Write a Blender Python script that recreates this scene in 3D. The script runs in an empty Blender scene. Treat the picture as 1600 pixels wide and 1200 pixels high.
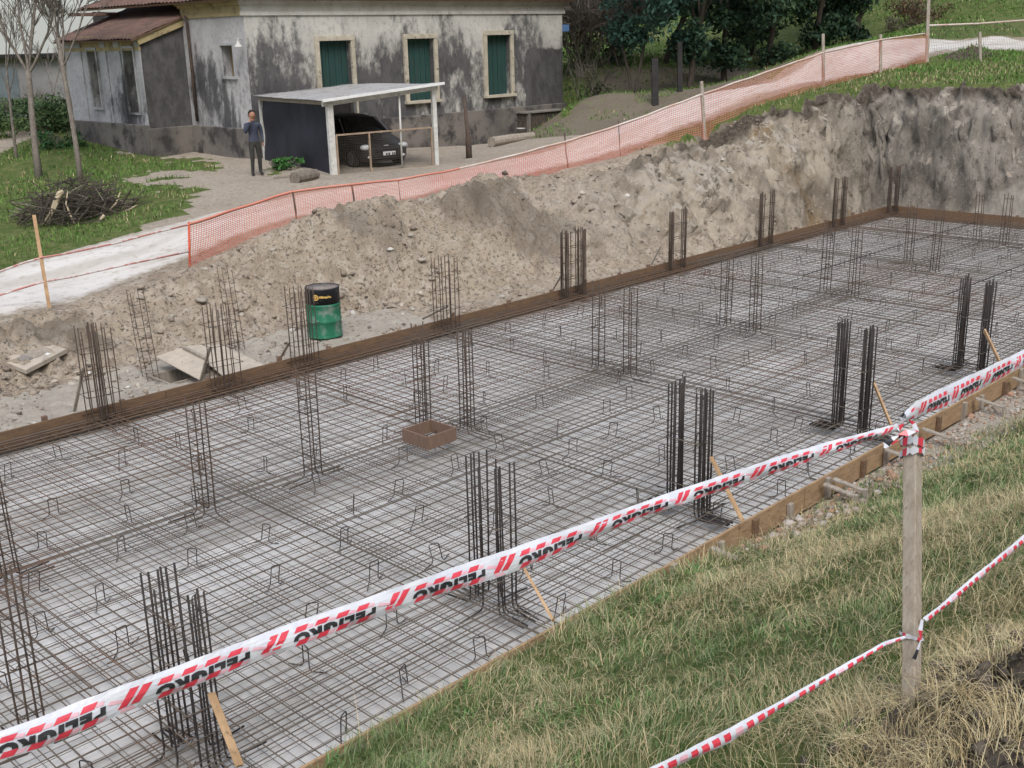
import bpy, bmesh, math, random
import numpy as np
from mathutils import Vector, Matrix
random.seed(7)
RNG = np.random.default_rng(7)
sc = bpy.context.scene
COL = sc.collection

# ------------------------------------------------------------------ camera
CAMF, CAMH = 1735.0, 5.0            # focal length in pixels of the 1600 px photo, eye height over the slab bed
_A = np.array([2604 - 800, -(12 - 600), -CAMF]); _B = np.array([-1030 - 800, -(103 - 600), -CAMF])
_A /= np.linalg.norm(_A); _B -= _A * (_A @ _B); _B /= np.linalg.norm(_B)
CM = np.array([_A, _B, np.cross(_A, _B)])
cam_data = bpy.data.cameras.new('camera'); cam = bpy.data.objects.new('camera', cam_data); COL.objects.link(cam)
cam_data.sensor_width = 36; cam_data.lens = 36 * CAMF / 1600; cam_data.clip_start = 0.05; cam_data.clip_end = 3000
mw = Matrix.Identity(4)
for i in range(3):
    for j in range(3): mw[i][j] = CM[i][j]
mw[2][3] = CAMH
cam.matrix_world = mw
sc.camera = cam
# ------------------------------------------------------------------ light
SUN_EL, SUN_AZ = math.radians(52), math.radians(215)
world = bpy.data.worlds.new('World'); sc.world = world; world.use_nodes = True
wn, wl = world.node_tree.nodes, world.node_tree.links
wn.clear()
w_out = wn.new('ShaderNodeOutputWorld'); w_bg = wn.new('ShaderNodeBackground'); w_sky = wn.new('ShaderNodeTexSky')
w_sky.sky_type = 'NISHITA'; w_sky.sun_disc = False; w_sky.sun_elevation = SUN_EL; w_sky.sun_rotation = SUN_AZ
w_sky.air_density = 1.0; w_sky.dust_density = 2.6; w_sky.ozone_density = 1.0
w_tc = wn.new('ShaderNodeTexCoord'); w_sp = wn.new('ShaderNodeSeparateXYZ'); w_mx = wn.new('ShaderNodeMath'); w_cb = wn.new('ShaderNodeCombineXYZ')
w_mx.operation = 'MAXIMUM'; w_mx.inputs[1].default_value = 0.03
w_hs = wn.new('ShaderNodeHueSaturation'); w_hs.inputs['Saturation'].default_value = 0.5
wl.new(w_tc.outputs['Generated'], w_sp.inputs[0]); wl.new(w_sp.outputs[2], w_mx.inputs[0])
wl.new(w_sp.outputs[0], w_cb.inputs[0]); wl.new(w_sp.outputs[1], w_cb.inputs[1]); wl.new(w_mx.outputs[0], w_cb.inputs[2])
wl.new(w_cb.outputs[0], w_sky.inputs[0]); wl.new(w_sky.outputs[0], w_hs.inputs['Color'])
wl.new(w_hs.outputs[0], w_bg.inputs[0]); wl.new(w_bg.outputs[0], w_out.inputs[0])
w_bg.inputs[1].default_value = 0.13
sd = bpy.data.lights.new('sun', 'SUN'); sd.energy = 1.1; sd.angle = math.radians(25); sd.color = (1, 0.97, 0.93)
so = bpy.data.objects.new('sun', sd); COL.objects.link(so)
so.rotation_euler = (math.pi / 2 - SUN_EL, 0, math.pi - SUN_AZ)
sc.view_settings.view_transform = 'Standard'; sc.view_settings.look = 'None'
sc.view_settings.exposure = 0.76; sc.view_settings.gamma = 1.0

# ------------------------------------------------------------------ picture <-> place
def ray(px, py): return CM @ np.array([px - 800, 600 - py, -CAMF])
def at(px, py, z=0.0):
    d = ray(px, py); p = d * ((z - CAMH) / d[2]); return np.array([p[0], p[1], z])
def aty(px, py, y):
    d = ray(px, py); return d * (y / d[1]) + np.array([0, 0, CAMH])
def atx(px, py, x):
    d = ray(px, py); return d * (x / d[0]) + np.array([0, 0, CAMH])
def atd(px, py, dep): return ray(px, py) * (dep / CAMF) + np.array([0, 0, CAMH])

# ------------------------------------------------------------------ noise (vectorised value noise)
def _h(ix, iy, s):
    n = (ix.astype(np.int64) * 374761393 + iy.astype(np.int64) * 668265263 + s * 1442695041) & 0x7fffffff
    n = ((n ^ (n >> 13)) * 1274126177) & 0x7fffffff
    return ((n ^ (n >> 16)) & 0xffff) / 65535.0
def vnoise(x, y, s=0):
    x = np.asarray(x, float); y = np.asarray(y, float)
    ix, iy = np.floor(x), np.floor(y); fx, fy = x - ix, y - iy
    fx = fx * fx * (3 - 2 * fx); fy = fy * fy * (3 - 2 * fy)
    a = _h(ix, iy, s); b = _h(ix + 1, iy, s); c = _h(ix, iy + 1, s); d = _h(ix + 1, iy + 1, s)
    return (a + (b - a) * fx) * (1 - fy) + (c + (d - c) * fx) * fy - 0.5
def fbm(x, y, s=0, o=4, g=0.5):
    r = 0; a = 1.0; f = 1.0
    for k in range(o):
        r = r + a * vnoise(x * f + 17.3 * k, y * f - 9.1 * k, s + k); a *= g; f *= 2.03
    return r
def sstep(t): t = np.clip(t, 0, 1); return t * t * (3 - 2 * t)

# ------------------------------------------------------------------ terrain
FENCE = [  # base of each fence post: px, py, assumed y
    (295, 418, 19.2), (465, 345, 19.2), (556, 327, 19.1), (628, 325, 19.0), (720, 298, 18.9), (805, 283, 18.8), (889, 265, 18.6), (970, 245, 18.2),
    (1103, 200, 17.4), (1288, 135, 16.7), (1377, 112, 16.6), (1449, 97, 16.9)]
FB = [aty(*p) for p in FENCE]
cp = [(-10, 19, .2), (0, 19, .4), (5, 19, .6), (7.7, 19, .65), (9, 22, .85), (5, 26, .85), (0, 26, .6), (12, 26, 1.15), (17, 26.8, 1.5), (18.6, 25.2, 1.5),
      (21.7, 24.6, 1.5), (20, 31, 1.5), (26, 29, 1.45), (31, 29.5, 1.5), (34, 31, 1.45), (18, 35, 1.55), (18, 40, 1.9), (18, 48, 2.0), (13.8, 33.4, 1.3), (5, 34, 1.1),
      (-10, 34, .8), (24, 61, 1.5), (10, 60, 1.3), (27, 23, 1.9), (31, 22.5, 2.45),
      (35, 20, 3.4), (31.5, 14.5, 3.5), (31.5, 12.5, 3.55), (31.5, 5, 3.6), (36, 5, 4.0), (36, -4, 4.1), (31.5, -4, 3.6), (50, 12, 4.3), (50, -4, 4.6), (36, 15.3, 3.72),
      (38, 12, 3.95), (30, 40, 2.0)]
cp += [tuple(p) for p in FB]
for q in ((1500, -22, 60), (1640, -30, 58), (1420, 2, 60), (1550, 25, 48), (1350, -5, 66)): cp.append(tuple(atd(*q)))
for q in ((990, 142, 42), (1075, 143, 44), (1135, 130, 46), (1205, 108, 48), (1275, 85, 50), (1335, 70, 51), (1432, 46, 56), (900, 150, 42), (930, 110, 47), (1024, 166, 40)): cp.append(tuple(atd(*q)))
for a, b, c in ((967, 196, 21.8), (1098, 147, 21.0), (1287, 82, 20.3), (1377, 62, 20.2), (1449, 54, 20.5), (1500, 83, 17.1), (1600, 80, 17), (1500, 68, 19.4), (1600, 62, 19.4)): cp.append(tuple(aty(a, b, c)))
cp = np.array(cp)
def _U(r2): return np.where(r2 > 1e-9, r2 * np.log(np.maximum(r2, 1e-9)), 0.0)
_n = len(cp); _K = _U(((cp[:, None, :2] - cp[None, :, :2]) ** 2).sum(-1)) + np.eye(_n) * 3.0
_Pm = np.hstack([np.ones((_n, 1)), cp[:, :2]])
_W = np.linalg.solve(np.block([[_K, _Pm], [_Pm.T, np.zeros((3, 3))]]), np.concatenate([cp[:, 2], np.zeros(3)]))
def plateau(x, y):
    xc = np.clip(x, -12, 62); yc = np.clip(y, -5, 62)
    r = _W[_n] + _W[_n + 1] * xc + _W[_n + 2] * yc
    for i in range(_n): r = r + _W[i] * _U((xc - cp[i, 0]) ** 2 + (yc - cp[i, 1]) ** 2)
    left = np.clip((.8 - x / np.maximum(y, 1)) / .15, 0, 1)
    return r - np.clip(y - 62, 0, 400) * 0.06 * left + np.clip(x - 58, 0, 300) * .07 * (1 - left)
def lerpt(x, ks, vs): return np.interp(x, ks, vs)
PITX0, PITX1, PITY0, PITY1 = 7.75, 8.55, 15.1, 15.75     # the small open hole under the boards
def terrain(x, y, detail=True):
    x = np.asarray(x, float); y = np.asarray(y, float)
    P = plateau(x, y)
    # excavated side and end
    wob = fbm(x * .45, y * .45, 3, 3) * (.5 + .5 * np.clip((x - 14) / 6, 0, 1))
    flat = lerpt(x, [8, 12, 15, 20, 29], [2.0, 2.2, 1.1, .45, .25])
    crest = lerpt(x, [5, 12, 16, 20, 24, 28, 31], [4.3, 4.5, 4.2, 3.7, 2.9, 1.75, 1.5])
    df = y - 14.28; de = x - 29.25
    stp = np.clip((x - 17) / 6, 0, 1)
    g1 = (np.abs(fbm(x * .9, x * .0 + 3.1, 13, 4, .6)) * 1.1 - .25) * stp; g2 = np.abs(fbm(y * .7, y * .0 + 7.7, 14, 4, .6)) * .6 - .15 + fbm(x * 1.7, y * 1.1, 15, 4, .6) * .35
    t1 = (df + wob * .9 + g1 - flat) / (crest - flat)
    t2 = (de + wob * .9 + g2 - .25 - .5 * np.exp(-((y - 11.2) / 1.1) ** 2)) / 1.35
    t = np.maximum(t1, t2)
    tt = np.clip(t, 0, 1); steep = np.clip((x - 17) / 6, 0, 1)
    prof = sstep(tt) * (1 - steep) + (1 - (1 - tt) ** 1.9) * steep
    base = .06
    ridge = np.exp(-((y - 17.9) / .75) ** 2) * np.interp(x, [11, 12.6, 14.2, 15.4, 16.5, 18, 20], [0, .42, .55, .2, .45, .35, 0])
    hf = base + (P - base) * prof + ridge * (1 - steep * .3)
    # near grassy bank
    fl = lerpt(x, [7, 10, 14, 20], [-.02, .02, .4, .75])
    d = 5.5 - y
    dd = np.maximum(0, d - fl)
    lift = np.clip((9.2 - x) / 2.2, 0, 1) * np.clip((x - 3.3) / .3, 0, 1)
    hb = .08 + .585 * np.where(dd < .6, dd * dd / 1.2, dd - .3) + .31 * lift * np.clip((d - .01) / .05, 0, 1) - .14 * lift * np.clip(dd, 0, 1)
    h = np.where(y > 14.2, hf, np.where(y < 5.55, hb, .0))
    h = np.where(x > 29.2, np.where(y < 5.55, np.maximum(hb, base + (P - base) * np.clip(prof, 0, 1)), base + (P - base) * prof), h)
    inside = (y > 5.55) & (y < 14.25) & (x < 29.2)
    if detail:
        bank = np.clip(t * 5, 0, 1) * np.clip((1.15 - t) * 6, 0, 1) * (y > 14.2) + ((x > 29.2) & (y < 14.2)) * np.clip(t * 5, 0, 1) * np.clip((1.1 - t) * 6, 0, 1)
        flatd = ((y > 14.2) & (t < .15)) * 1.0
        clod = np.abs(fbm(x * 2.6, y * 2.6, 11, 4, .55)); gul = np.abs(fbm(x * 1.5 + y * .2, y * .35, 21, 3))
        lump = np.abs(vnoise(x * 5.5, y * 5.5, 33)) * np.abs(vnoise(x * 2.3, y * 2.3, 34))
        h = h + bank * (clod * .36 - .10 - gul * (.12 + .45 * steep) + fbm(x * 8, y * 8, 31, 3) * .13 + lump * .55)
        h = h + flatd * np.clip(df / .6, 0, 1) * (np.abs(fbm(x * 3.1, y * 3.1, 41, 4)) * .12 + fbm(x * 10, y * 10, 42, 2) * .035)
        h = h + np.where(y < 5.4, fbm(x * 1.3, y * 1.3, 51, 4) * .10 * np.clip(dd, 0, 1), 0)
        yard = (t >= 1) & (y > 14)
        h = h + yard * fbm(x * .9, y * .9, 61, 4) * .07
        soil = np.exp(-((x - 3.82) / .68) ** 2 - ((y - 1.24) / .42) ** 2)
        h = h + np.where(y < 5, soil * (.02 + np.abs(fbm(x * 3.3, y * 3.3, 71, 5, .62)) * .34 + fbm(x * 15, y * 15, 72, 2) * .03), 0)
        hp = np.exp(-((x - 38.2) / 1.4) ** 2 - ((y - 16.2) / .5) ** 2)
        h = h + hp * (.30 + fbm(x * 2, y * 2, 81, 3) * .25)
        h = np.where((x > PITX0) & (x < PITX1) & (y > PITY0) & (y < PITY1), -.75, h)
    h = np.where(inside, -.06, h)
    return h, t, inside
def gz(x, y):
    return float(terrain(np.array([x]), np.array([y]))[0][0])

# ------------------------------------------------------------------ materials
def new_mat(name):
    m = bpy.data.materials.new(name); m.use_nodes = True
    nt = m.node_tree; b = nt.nodes['Principled BSDF']
    return m, nt, b
def mix(nt, fac, a, b):
    n = nt.nodes.new('ShaderNodeMix'); n.data_type = 'RGBA'
    for s, v in ((0, fac), (6, a), (7, b)):
        if hasattr(v, 'links') or hasattr(v, 'is_linked'): nt.links.new(v, n.inputs[s])
        elif s == 0: n.inputs[0].default_value = v
        else: n.inputs[s].default_value = (*v, 1) if len(v) == 3 else v
    return n.outputs[2]
def noise(nt, scale, detail=4, rough=.6, coord='Object', stretch=None, dist=0.0):
    tc = nt.nodes.new('ShaderNodeTexCoord'); n = nt.nodes.new('ShaderNodeTexNoise')
    n.inputs['Scale'].default_value = scale; n.inputs['Detail'].default_value = detail; n.inputs['Roughness'].default_value = rough; n.inputs['Distortion'].default_value = dist
    if stretch:
        mp = nt.nodes.new('ShaderNodeMapping'); mp.inputs['Scale'].default_value = stretch
        nt.links.new(tc.outputs[coord], mp.inputs[0]); nt.links.new(mp.outputs[0], n.inputs['Vector'])
    else: nt.links.new(tc.outputs[coord], n.inputs['Vector'])
    return n.outputs['Fac']
def ramp(nt, src, lo, hi):
    n = nt.nodes.new('ShaderNodeMapRange'); n.inputs[1].default_value = lo; n.inputs[2].default_value = hi
    n.interpolation_type = 'SMOOTHSTEP'
    nt.links.new(src, n.inputs[0]); return n.outputs[0]
def mathn(nt, op, a, b):
    n = nt.nodes.new('ShaderNodeMath'); n.operation = op
    for i, v in enumerate((a, b)):
        if isinstance(v, (int, float)): n.inputs[i].default_value = v
        else: nt.links.new(v, n.inputs[i])
    return n.outputs[0]
def bump(nt, b, src, strength=.4, dist=.02):
    n = nt.nodes.new('ShaderNodeBump'); n.inputs['Strength'].default_value = strength; n.inputs['Distance'].default_value = dist
    nt.links.new(src, n.inputs['Height']); nt.links.new(n.outputs[0], b.inputs['Normal'])
def attr(nt, name):
    n = nt.nodes.new('ShaderNodeAttribute'); n.attribute_name = name; return n
def mottled(name, a, b, scale=6, rough=.85, bumpd=.01, stretch=None, lo=.35, hi=.65, metal=0.0, spec=.3, c=None, cs=30, clo=.55, chi=.7, bs=.4):
    m, nt, p = new_mat(name)
    f = noise(nt, scale, 5, .65, stretch=stretch)
    col = mix(nt, ramp(nt, f, lo, hi), a, b)
    if c: col = mix(nt, ramp(nt, noise(nt, cs, 4, .6, stretch=stretch), clo, chi), col, c)
    nt.links.new(col, p.inputs['Base Color']); p.inputs['Roughness'].default_value = rough; p.inputs['Metallic'].default_value = metal
    p.inputs['Specular IOR Level'].default_value = spec
    if bumpd: bump(nt, p, noise(nt, scale * 4, 4, .65, stretch=stretch), bs, bumpd)
    return m
M = {}
M['wood_new'] = mottled('new_timber', (.50, .33, .19), (.38, .24, .13), 5, .8, .004, (1, 1, 1), c=(.25, .17, .10), cs=14)
M['wood_form'] = mottled('form_timber', (.37, .25, .145), (.27, .18, .105), 3.5, .85, .005, (1, 1, 4), c=(.19, .12, .07), cs=9)
M['wood_grey'] = mottled('weathered_timber', (.36, .32, .27), (.25, .21, .17), 7, .9, .004, (3, 3, .6), c=(.17, .14, .11), cs=20)
M['wood_old_dark'] = mottled('dark_wet_timber', (.135, .085, .056), (.185, .115, .068), 4, .85, .004, (1, 6, 6), c=(.08, .055, .04), cs=11)
M['wood_brown'] = mottled('brown_timber', (.155, .10, .075), (.20, .13, .095), 8, .85, .004, (4, 4, .7), c=(.17, .11, .08), cs=18)
M['plywood'] = mottled('plywood', (.46, .40, .33), (.39, .34, .28), 4, .85, .002, c=(.30, .26, .22), cs=9)
M['post_wood'] = mottled('post_timber', (.37, .325, .265), (.29, .245, .19), 9, .9, .003, (5, 5, .5), c=(.22, .17, .13), cs=25)
def rebar_mat():
    m, nt, p = new_mat('rebar_steel')
    a = mix(nt, ramp(nt, noise(nt, 9, 4, .6), .35, .65), (.105, .09, .075), (.15, .12, .095))
    r = mix(nt, ramp(nt, noise(nt, 7, 4, .6), .35, .65), (.16, .095, .06), (.11, .075, .052))
    sp = nt.nodes.new('ShaderNodeSeparateXYZ'); tc = nt.nodes.new('ShaderNodeNewGeometry'); nt.links.new(tc.outputs['Position'], sp.inputs[0])
    far = mathn(nt, 'ADD', mathn(nt, 'MULTIPLY', ramp(nt, sp.outputs[1], 9.5, 14), .11), noise(nt, .22, 4, .6))
    nt.links.new(mix(nt, ramp(nt, far, .5, .68), a, r), p.inputs['Base Color']); p.inputs['Roughness'].default_value = .8; p.inputs['Metallic'].default_value = .15
    return m
M['rebar'] = rebar_mat()
M['rebar_cage'] = mottled('cage_steel', (.062, .048, .04), (.095, .066, .05), 9, .8, 0, metal=.1, spec=.3)
M['rebar_dark'] = mottled('rebar_steel_dark', (.035, .032, .034), (.06, .048, .042), 9, .7, 0, metal=.3, spec=.3)
M['rebar_rust'] = mottled('rebar_rust', (.13, .075, .045), (.08, .055, .042), 7, .85, 0, metal=.1)
M['wire_grey'] = mottled('mesh_wire', (.19, .175, .155), (.14, .12, .10), 5, .8, 0, metal=.1)
M['dark_iron'] = mottled('dark_iron', (.06, .045, .04), (.10, .07, .055), 6, .8, .003)
M['bark'] = mottled('bark', (.22, .19, .16), (.14, .12, .10), 5, .95, .01, (3, 3, 1))
M['bark_light'] = mottled('pale_bark', (.20, .175, .15), (.13, .112, .095), 4, .95, .01, (3, 3, 1), c=(.27, .25, .22), cs=9)
M['bark_dark'] = mottled('dark_bark', (.055, .045, .038), (.09, .075, .06), 5, .95, .01, (3, 3, 1))
M['black_post'] = mottled('tarred_post', (.018, .017, .017), (.03, .027, .025), 8, .8, .003)
M['white_paint'] = mottled('white_paint', (.62, .62, .60), (.50, .49, .46), 3, .6, .001, c=(.33, .29, .24), cs=12, clo=.6, chi=.72)
M['tarp'] = mottled('navy_tarp', (.017, .018, .028), (.027, .028, .042), 1.2, .6, .02, bs=.6)
M['galv'] = mottled('corrugated_sheet', (.46, .46, .46), (.36, .35, .34), 2, .5, .001, metal=.2, c=(.26, .22, .19), cs=3)
M['stone'] = mottled('stone', (.42, .38, .33), (.30, .27, .23), 6, .95, .01)
M['soil_dark'] = mottled('dark_soil', (.055, .046, .038), (.11, .09, .072), 8, 1, .02, c=(.16, .135, .11), cs=18, bs=.8)
M['soil'] = mottled('dry_soil', (.29, .25, .20), (.20, .17, .135), 5, 1, .02, c=(.36, .33, .28), cs=14, bs=.7)
M['concrete_old'] = mottled('old_concrete', (.24, .22, .20), (.15, .14, .13), 2, .95, .01, c=(.08, .075, .07), cs=4)
M['skin'] = mottled('skin', (.36, .19, .13), (.32, .17, .115), 8, .6, 0)
M['hair'] = mottled('hair', (.015, .013, .012), (.025, .02, .018), 8, .7, 0)
M['jacket'] = mottled('blue_grey_cloth', (.04, .047, .075), (.06, .068, .095), 6, .9, .004)
M['trousers'] = mottled('dark_cloth', (.03, .03, .028), (.05, .05, .045), 6, .9, .004)
M['shoe'] = mottled('shoe_leather', (.02, .017, .015), (.03, .026, .022), 6, .6, 0)
M['car_paint'] = mottled('dark_car_paint', (.020, .018, .019), (.026, .023, .024), 3, .32, 0, spec=.5)
M['glass_dark'] = mottled('dark_glass', (.012, .014, .016), (.016, .018, .02), 2, .08, 0, spec=.6)
M['headlamp'] = mottled('headlamp_glass', (.55, .57, .60), (.70, .70, .70), 9, .15, 0, spec=.6)
M['tyre'] = mottled('tyre_rubber', (.018, .018, .018), (.028, .027, .026), 9, .9, 0)
M['rim'] = mottled('wheel_rim', (.26, .26, .27), (.20, .20, .21), 6, .4, 0, metal=.6)
M['plate'] = mottled('plate_white', (.75, .75, .74), (.68, .68, .68), 6, .5, 0)
M['black'] = mottled('black_plastic', (.012, .012, .012), (.018, .018, .018), 6, .5, 0)
M['chrome'] = mottled('chrome', (.55, .55, .55), (.5, .5, .5), 6, .2, 0, metal=.8)
M['gate_wood'] = mottled('gate_timber', (.36, .27, .20), (.27, .20, .14), 6, .85, .002)
M['cream_trim'] = mottled('cream_trim', (.52, .47, .38), (.40, .355, .28), 3, .9, .004, c=(.20, .17, .13), cs=7, clo=.58, chi=.7)
M['green_shutter'] = mottled('green_shutter', (.018, .056, .050), (.028, .074, .066), 3, .75, .002, (6, 6, .6), c=(.045, .055, .048), cs=5, clo=.5, chi=.68)
M['hole'] = mottled('ochre_blind', (.26, .20, .12), (.17, .13, .08), 1.5, .9, 0)  # ochre of the blinds in the side and wing windows
M['drum_green'] = mottled('drum_green', (.018, .14, .075), (.03, .18, .11), 4, .65, .001, c=(.22, .27, .23), cs=4, clo=.48, chi=.72)
M['drum_black'] = mottled('drum_black', (.015, .016, .02), (.025, .026, .03), 5, .5, .001, c=(.15, .15, .15), cs=8, clo=.56, chi=.8)
M['drum_rust'] = mottled('drum_top_dusty', (.26, .23, .21), (.16, .13, .12), 5, .85, .001)
M['yellow'] = mottled('yellow_paint', (.72, .48, .14), (.62, .40, .12), 8, .6, 0)
M['emblem'] = mottled('brown_emblem', (.30, .16, .05), (.24, .12, .04), 8, .6, 0)
M['blue'] = mottled('blue_plastic', (.13, .25, .48), (.11, .21, .42), 8, .6, 0)
M['orange_wrap'] = mottled('orange_plastic', (.62, .11, .05), (.50, .085, .045), 9, .6, 0)
M['tape_white'] = None
def tape_mats():
    m, nt, p = new_mat('tape_film')
    f = noise(nt, 14, 3, .5)
    nt.links.new(mix(nt, ramp(nt, f, .3, .7), (.56, .58, .65), (.66, .67, .72)), p.inputs['Base Color'])
    p.inputs['Roughness'].default_value = .35; p.inputs['Specular IOR Level'].default_value = .5
    bump(nt, p, noise(nt, 60, 2, .5), .25, .004)
    M['tape_white'] = m
    M['tape_red'] = mottled('tape_red_print', (.62, .045, .075), (.70, .07, .10), 10, .35, 0, spec=.5)
    M['tape_pale'] = mottled('tape_show_through', (.70, .38, .45), (.74, .46, .52), 12, .4, 0, spec=.5)
    M['tape_black'] = mottled('tape_black_print', (.022, .022, .026), (.05, .05, .056), 12, .4, 0, spec=.5)
    M['tape_far'] = mottled('red_white_tape', (.62, .55, .54), (.50, .22, .20), 3, .5, 0, lo=.44, hi=.52)
    M['tape_hem'] = mottled('pale_net_hem', (.62, .56, .52), (.55, .38, .32), 1.6, .6, 0)
tape_mats()
def net_mat():
    m, nt, p = new_mat('orange_net')
    f = noise(nt, .6, 3, .6)
    nt.links.new(mix(nt, ramp(nt, f, .35, .65), (.56, .185, .13), (.60, .255, .19)), p.inputs['Base Color'])
    p.inputs['Roughness'].default_value = .6
    return m
M['net'] = net_mat()
def ground_mat():
    m, nt, p = new_mat('earth')
    a = attr(nt, 'mask'); sp = nt.nodes.new('ShaderNodeSeparateColor'); nt.links.new(a.outputs['Color'], sp.inputs[0])
    g, dk, pale = sp.outputs[0], sp.outputs[1], sp.outputs[2]
    n1 = noise(nt, .55, 6, .65); n2 = noise(nt, 3.2, 6, .7); n3 = noise(nt, 13, 5, .7)
    dirt = mix(nt, ramp(nt, n1, .35, .65), (.39, .322, .248), (.295, .24, .182))
    dirt = mix(nt, ramp(nt, n2, .42, .66), dirt, (.43, .375, .31))
    dirt = mix(nt, ramp(nt, n3, .52, .62), dirt, (.15, .125, .098)); dirt = mix(nt, ramp(nt, noise(nt, 21, 4, .7), .60, .66), dirt, (.50, .46, .40))
    dirt = mix(nt, ramp(nt, noise(nt, 7, 6, .8), .57, .67), dirt, (.10, .082, .064))
    dirt = mix(nt, pale, dirt, mix(nt, ramp(nt, n2, .35, .65), (.45, .415, .36), (.36, .325, .28)))
    dirt = mix(nt, dk, dirt, mix(nt, ramp(nt, n3, .4, .6), (.075, .063, .051), (.14, .12, .097)))
    geo = nt.nodes.new('ShaderNodeNewGeometry'); sz = nt.nodes.new('ShaderNodeSeparateXYZ'); nt.links.new(geo.outputs['True Normal'], sz.inputs[0])
    s1 = noise(nt, 1.0, 6, .7, stretch=(1.2, 1.2, .8)); s2 = noise(nt, .45, 5, .65); s3 = noise(nt, 4.5, 6, .75, stretch=(1, 1, .6))
    cl = mix(nt, ramp(nt, s1, .38, .62), (.42, .368, .298), (.225, .19, .15))
    cl = mix(nt, ramp(nt, s2, .56, .68), cl, (.23, .165, .095))
    cl = mix(nt, ramp(nt, s3, .52, .66), cl, (.12, .10, .078)); cl = mix(nt, ramp(nt, n3, .55, .7), cl, (.40, .37, .32))
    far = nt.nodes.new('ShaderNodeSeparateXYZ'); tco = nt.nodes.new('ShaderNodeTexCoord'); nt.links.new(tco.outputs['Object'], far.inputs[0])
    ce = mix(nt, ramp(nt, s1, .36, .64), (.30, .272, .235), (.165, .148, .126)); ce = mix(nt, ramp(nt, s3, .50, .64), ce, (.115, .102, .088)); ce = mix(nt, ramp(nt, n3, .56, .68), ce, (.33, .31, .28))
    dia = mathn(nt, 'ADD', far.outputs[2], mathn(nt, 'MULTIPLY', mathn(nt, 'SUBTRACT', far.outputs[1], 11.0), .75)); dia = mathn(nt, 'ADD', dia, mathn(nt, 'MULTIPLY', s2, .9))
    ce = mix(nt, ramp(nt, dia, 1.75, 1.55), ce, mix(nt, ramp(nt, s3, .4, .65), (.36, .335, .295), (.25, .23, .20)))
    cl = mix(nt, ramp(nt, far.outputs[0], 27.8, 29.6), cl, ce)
    cm = mathn(nt, 'MULTIPLY', ramp(nt, sz.outputs[2], .80, .62), ramp(nt, far.outputs[0], 18, 22)); cm = mathn(nt, 'MULTIPLY', cm, ramp(nt, far.outputs[1], 7, 8))
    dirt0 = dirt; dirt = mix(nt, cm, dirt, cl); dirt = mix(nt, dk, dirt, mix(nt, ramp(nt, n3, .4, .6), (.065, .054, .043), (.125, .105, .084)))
    grass = mix(nt, ramp(nt, n2, .38, .64), (.085, .125, .035), (.17, .175, .075))
    grass = mix(nt, ramp(nt, n3, .45, .65), grass, (.06, .10, .025))
    gm = mathn(nt, 'ADD', g, mathn(nt, 'MULTIPLY', mathn(nt, 'SUBTRACT', n2, .5), .9))
    col = mix(nt, ramp(nt, gm, .38, .62), dirt, grass)
    nt.links.new(col, p.inputs['Base Color']); p.inputs['Roughness'].default_value = 1; p.inputs['Specular IOR Level'].default_value = .1
    bump(nt, p, mathn(nt, 'ADD', n3, mathn(nt, 'MULTIPLY', noise(nt, 30, 5, .75), 1.1)), .75, .045)
    return m
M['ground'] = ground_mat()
def road_mat():
    m, nt, p = new_mat('caliche_road')
    a = attr(nt, 'mask'); sp = nt.nodes.new('ShaderNodeSeparateColor'); nt.links.new(a.outputs['Color'], sp.inputs[0])
    n1 = noise(nt, .8, 6, .65, stretch=(.35, 1.6, 1)); n2 = noise(nt, 5, 6, .7)
    c = mix(nt, ramp(nt, n1, .35, .65), (.60, .575, .55), (.46, .43, .39))
    c = mix(nt, ramp(nt, n2, .5, .7), c, (.38, .345, .30))
    e = mathn(nt, 'ADD', sp.outputs[0], mathn(nt, 'MULTIPLY', mathn(nt, 'SUBTRACT', n2, .5), .8))
    c = mix(nt, ramp(nt, e, .35, .75), c, (.29, .25, .20))
    nt.links.new(c, p.inputs['Base Color']); p.inputs['Roughness'].default_value = 1; p.inputs['Specular IOR Level'].default_value = .1
    bump(nt, p, n2, .5, .02)
    return m
M['road'] = road_mat()
def bed_mat():
    m, nt, p = new_mat('blinding_concrete')
    n1 = noise(nt, .5, 6, .65); n2 = noise(nt, 2.6, 6, .7); n3 = noise(nt, 18, 5, .7)
    c = mix(nt, ramp(nt, n1, .35, .65), (.465, .456, .446), (.575, .568, .56))
    c = mix(nt, ramp(nt, noise(nt, .9, 5, .65, stretch=(.16, 1.3, 1)), .45, .66), c, (.36, .345, .325)); c = mix(nt, ramp(nt, noise(nt, .8, 4, .6, stretch=(.12, 1.1, 1), dist=.4), .56, .68), c, (.60, .595, .59))
    c = mix(nt, ramp(nt, n2, .52, .72), c, (.36, .34, .31))
    c = mix(nt, ramp(nt, n3, .6, .75), c, (.33, .31, .285))
    nt.links.new(c, p.inputs['Base Color']); p.inputs['Roughness'].default_value = .95; p.inputs['Specular IOR Level'].default_value = .2
    bump(nt, p, n3, .4, .01)
    return m
M['bed'] = bed_mat()
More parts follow.
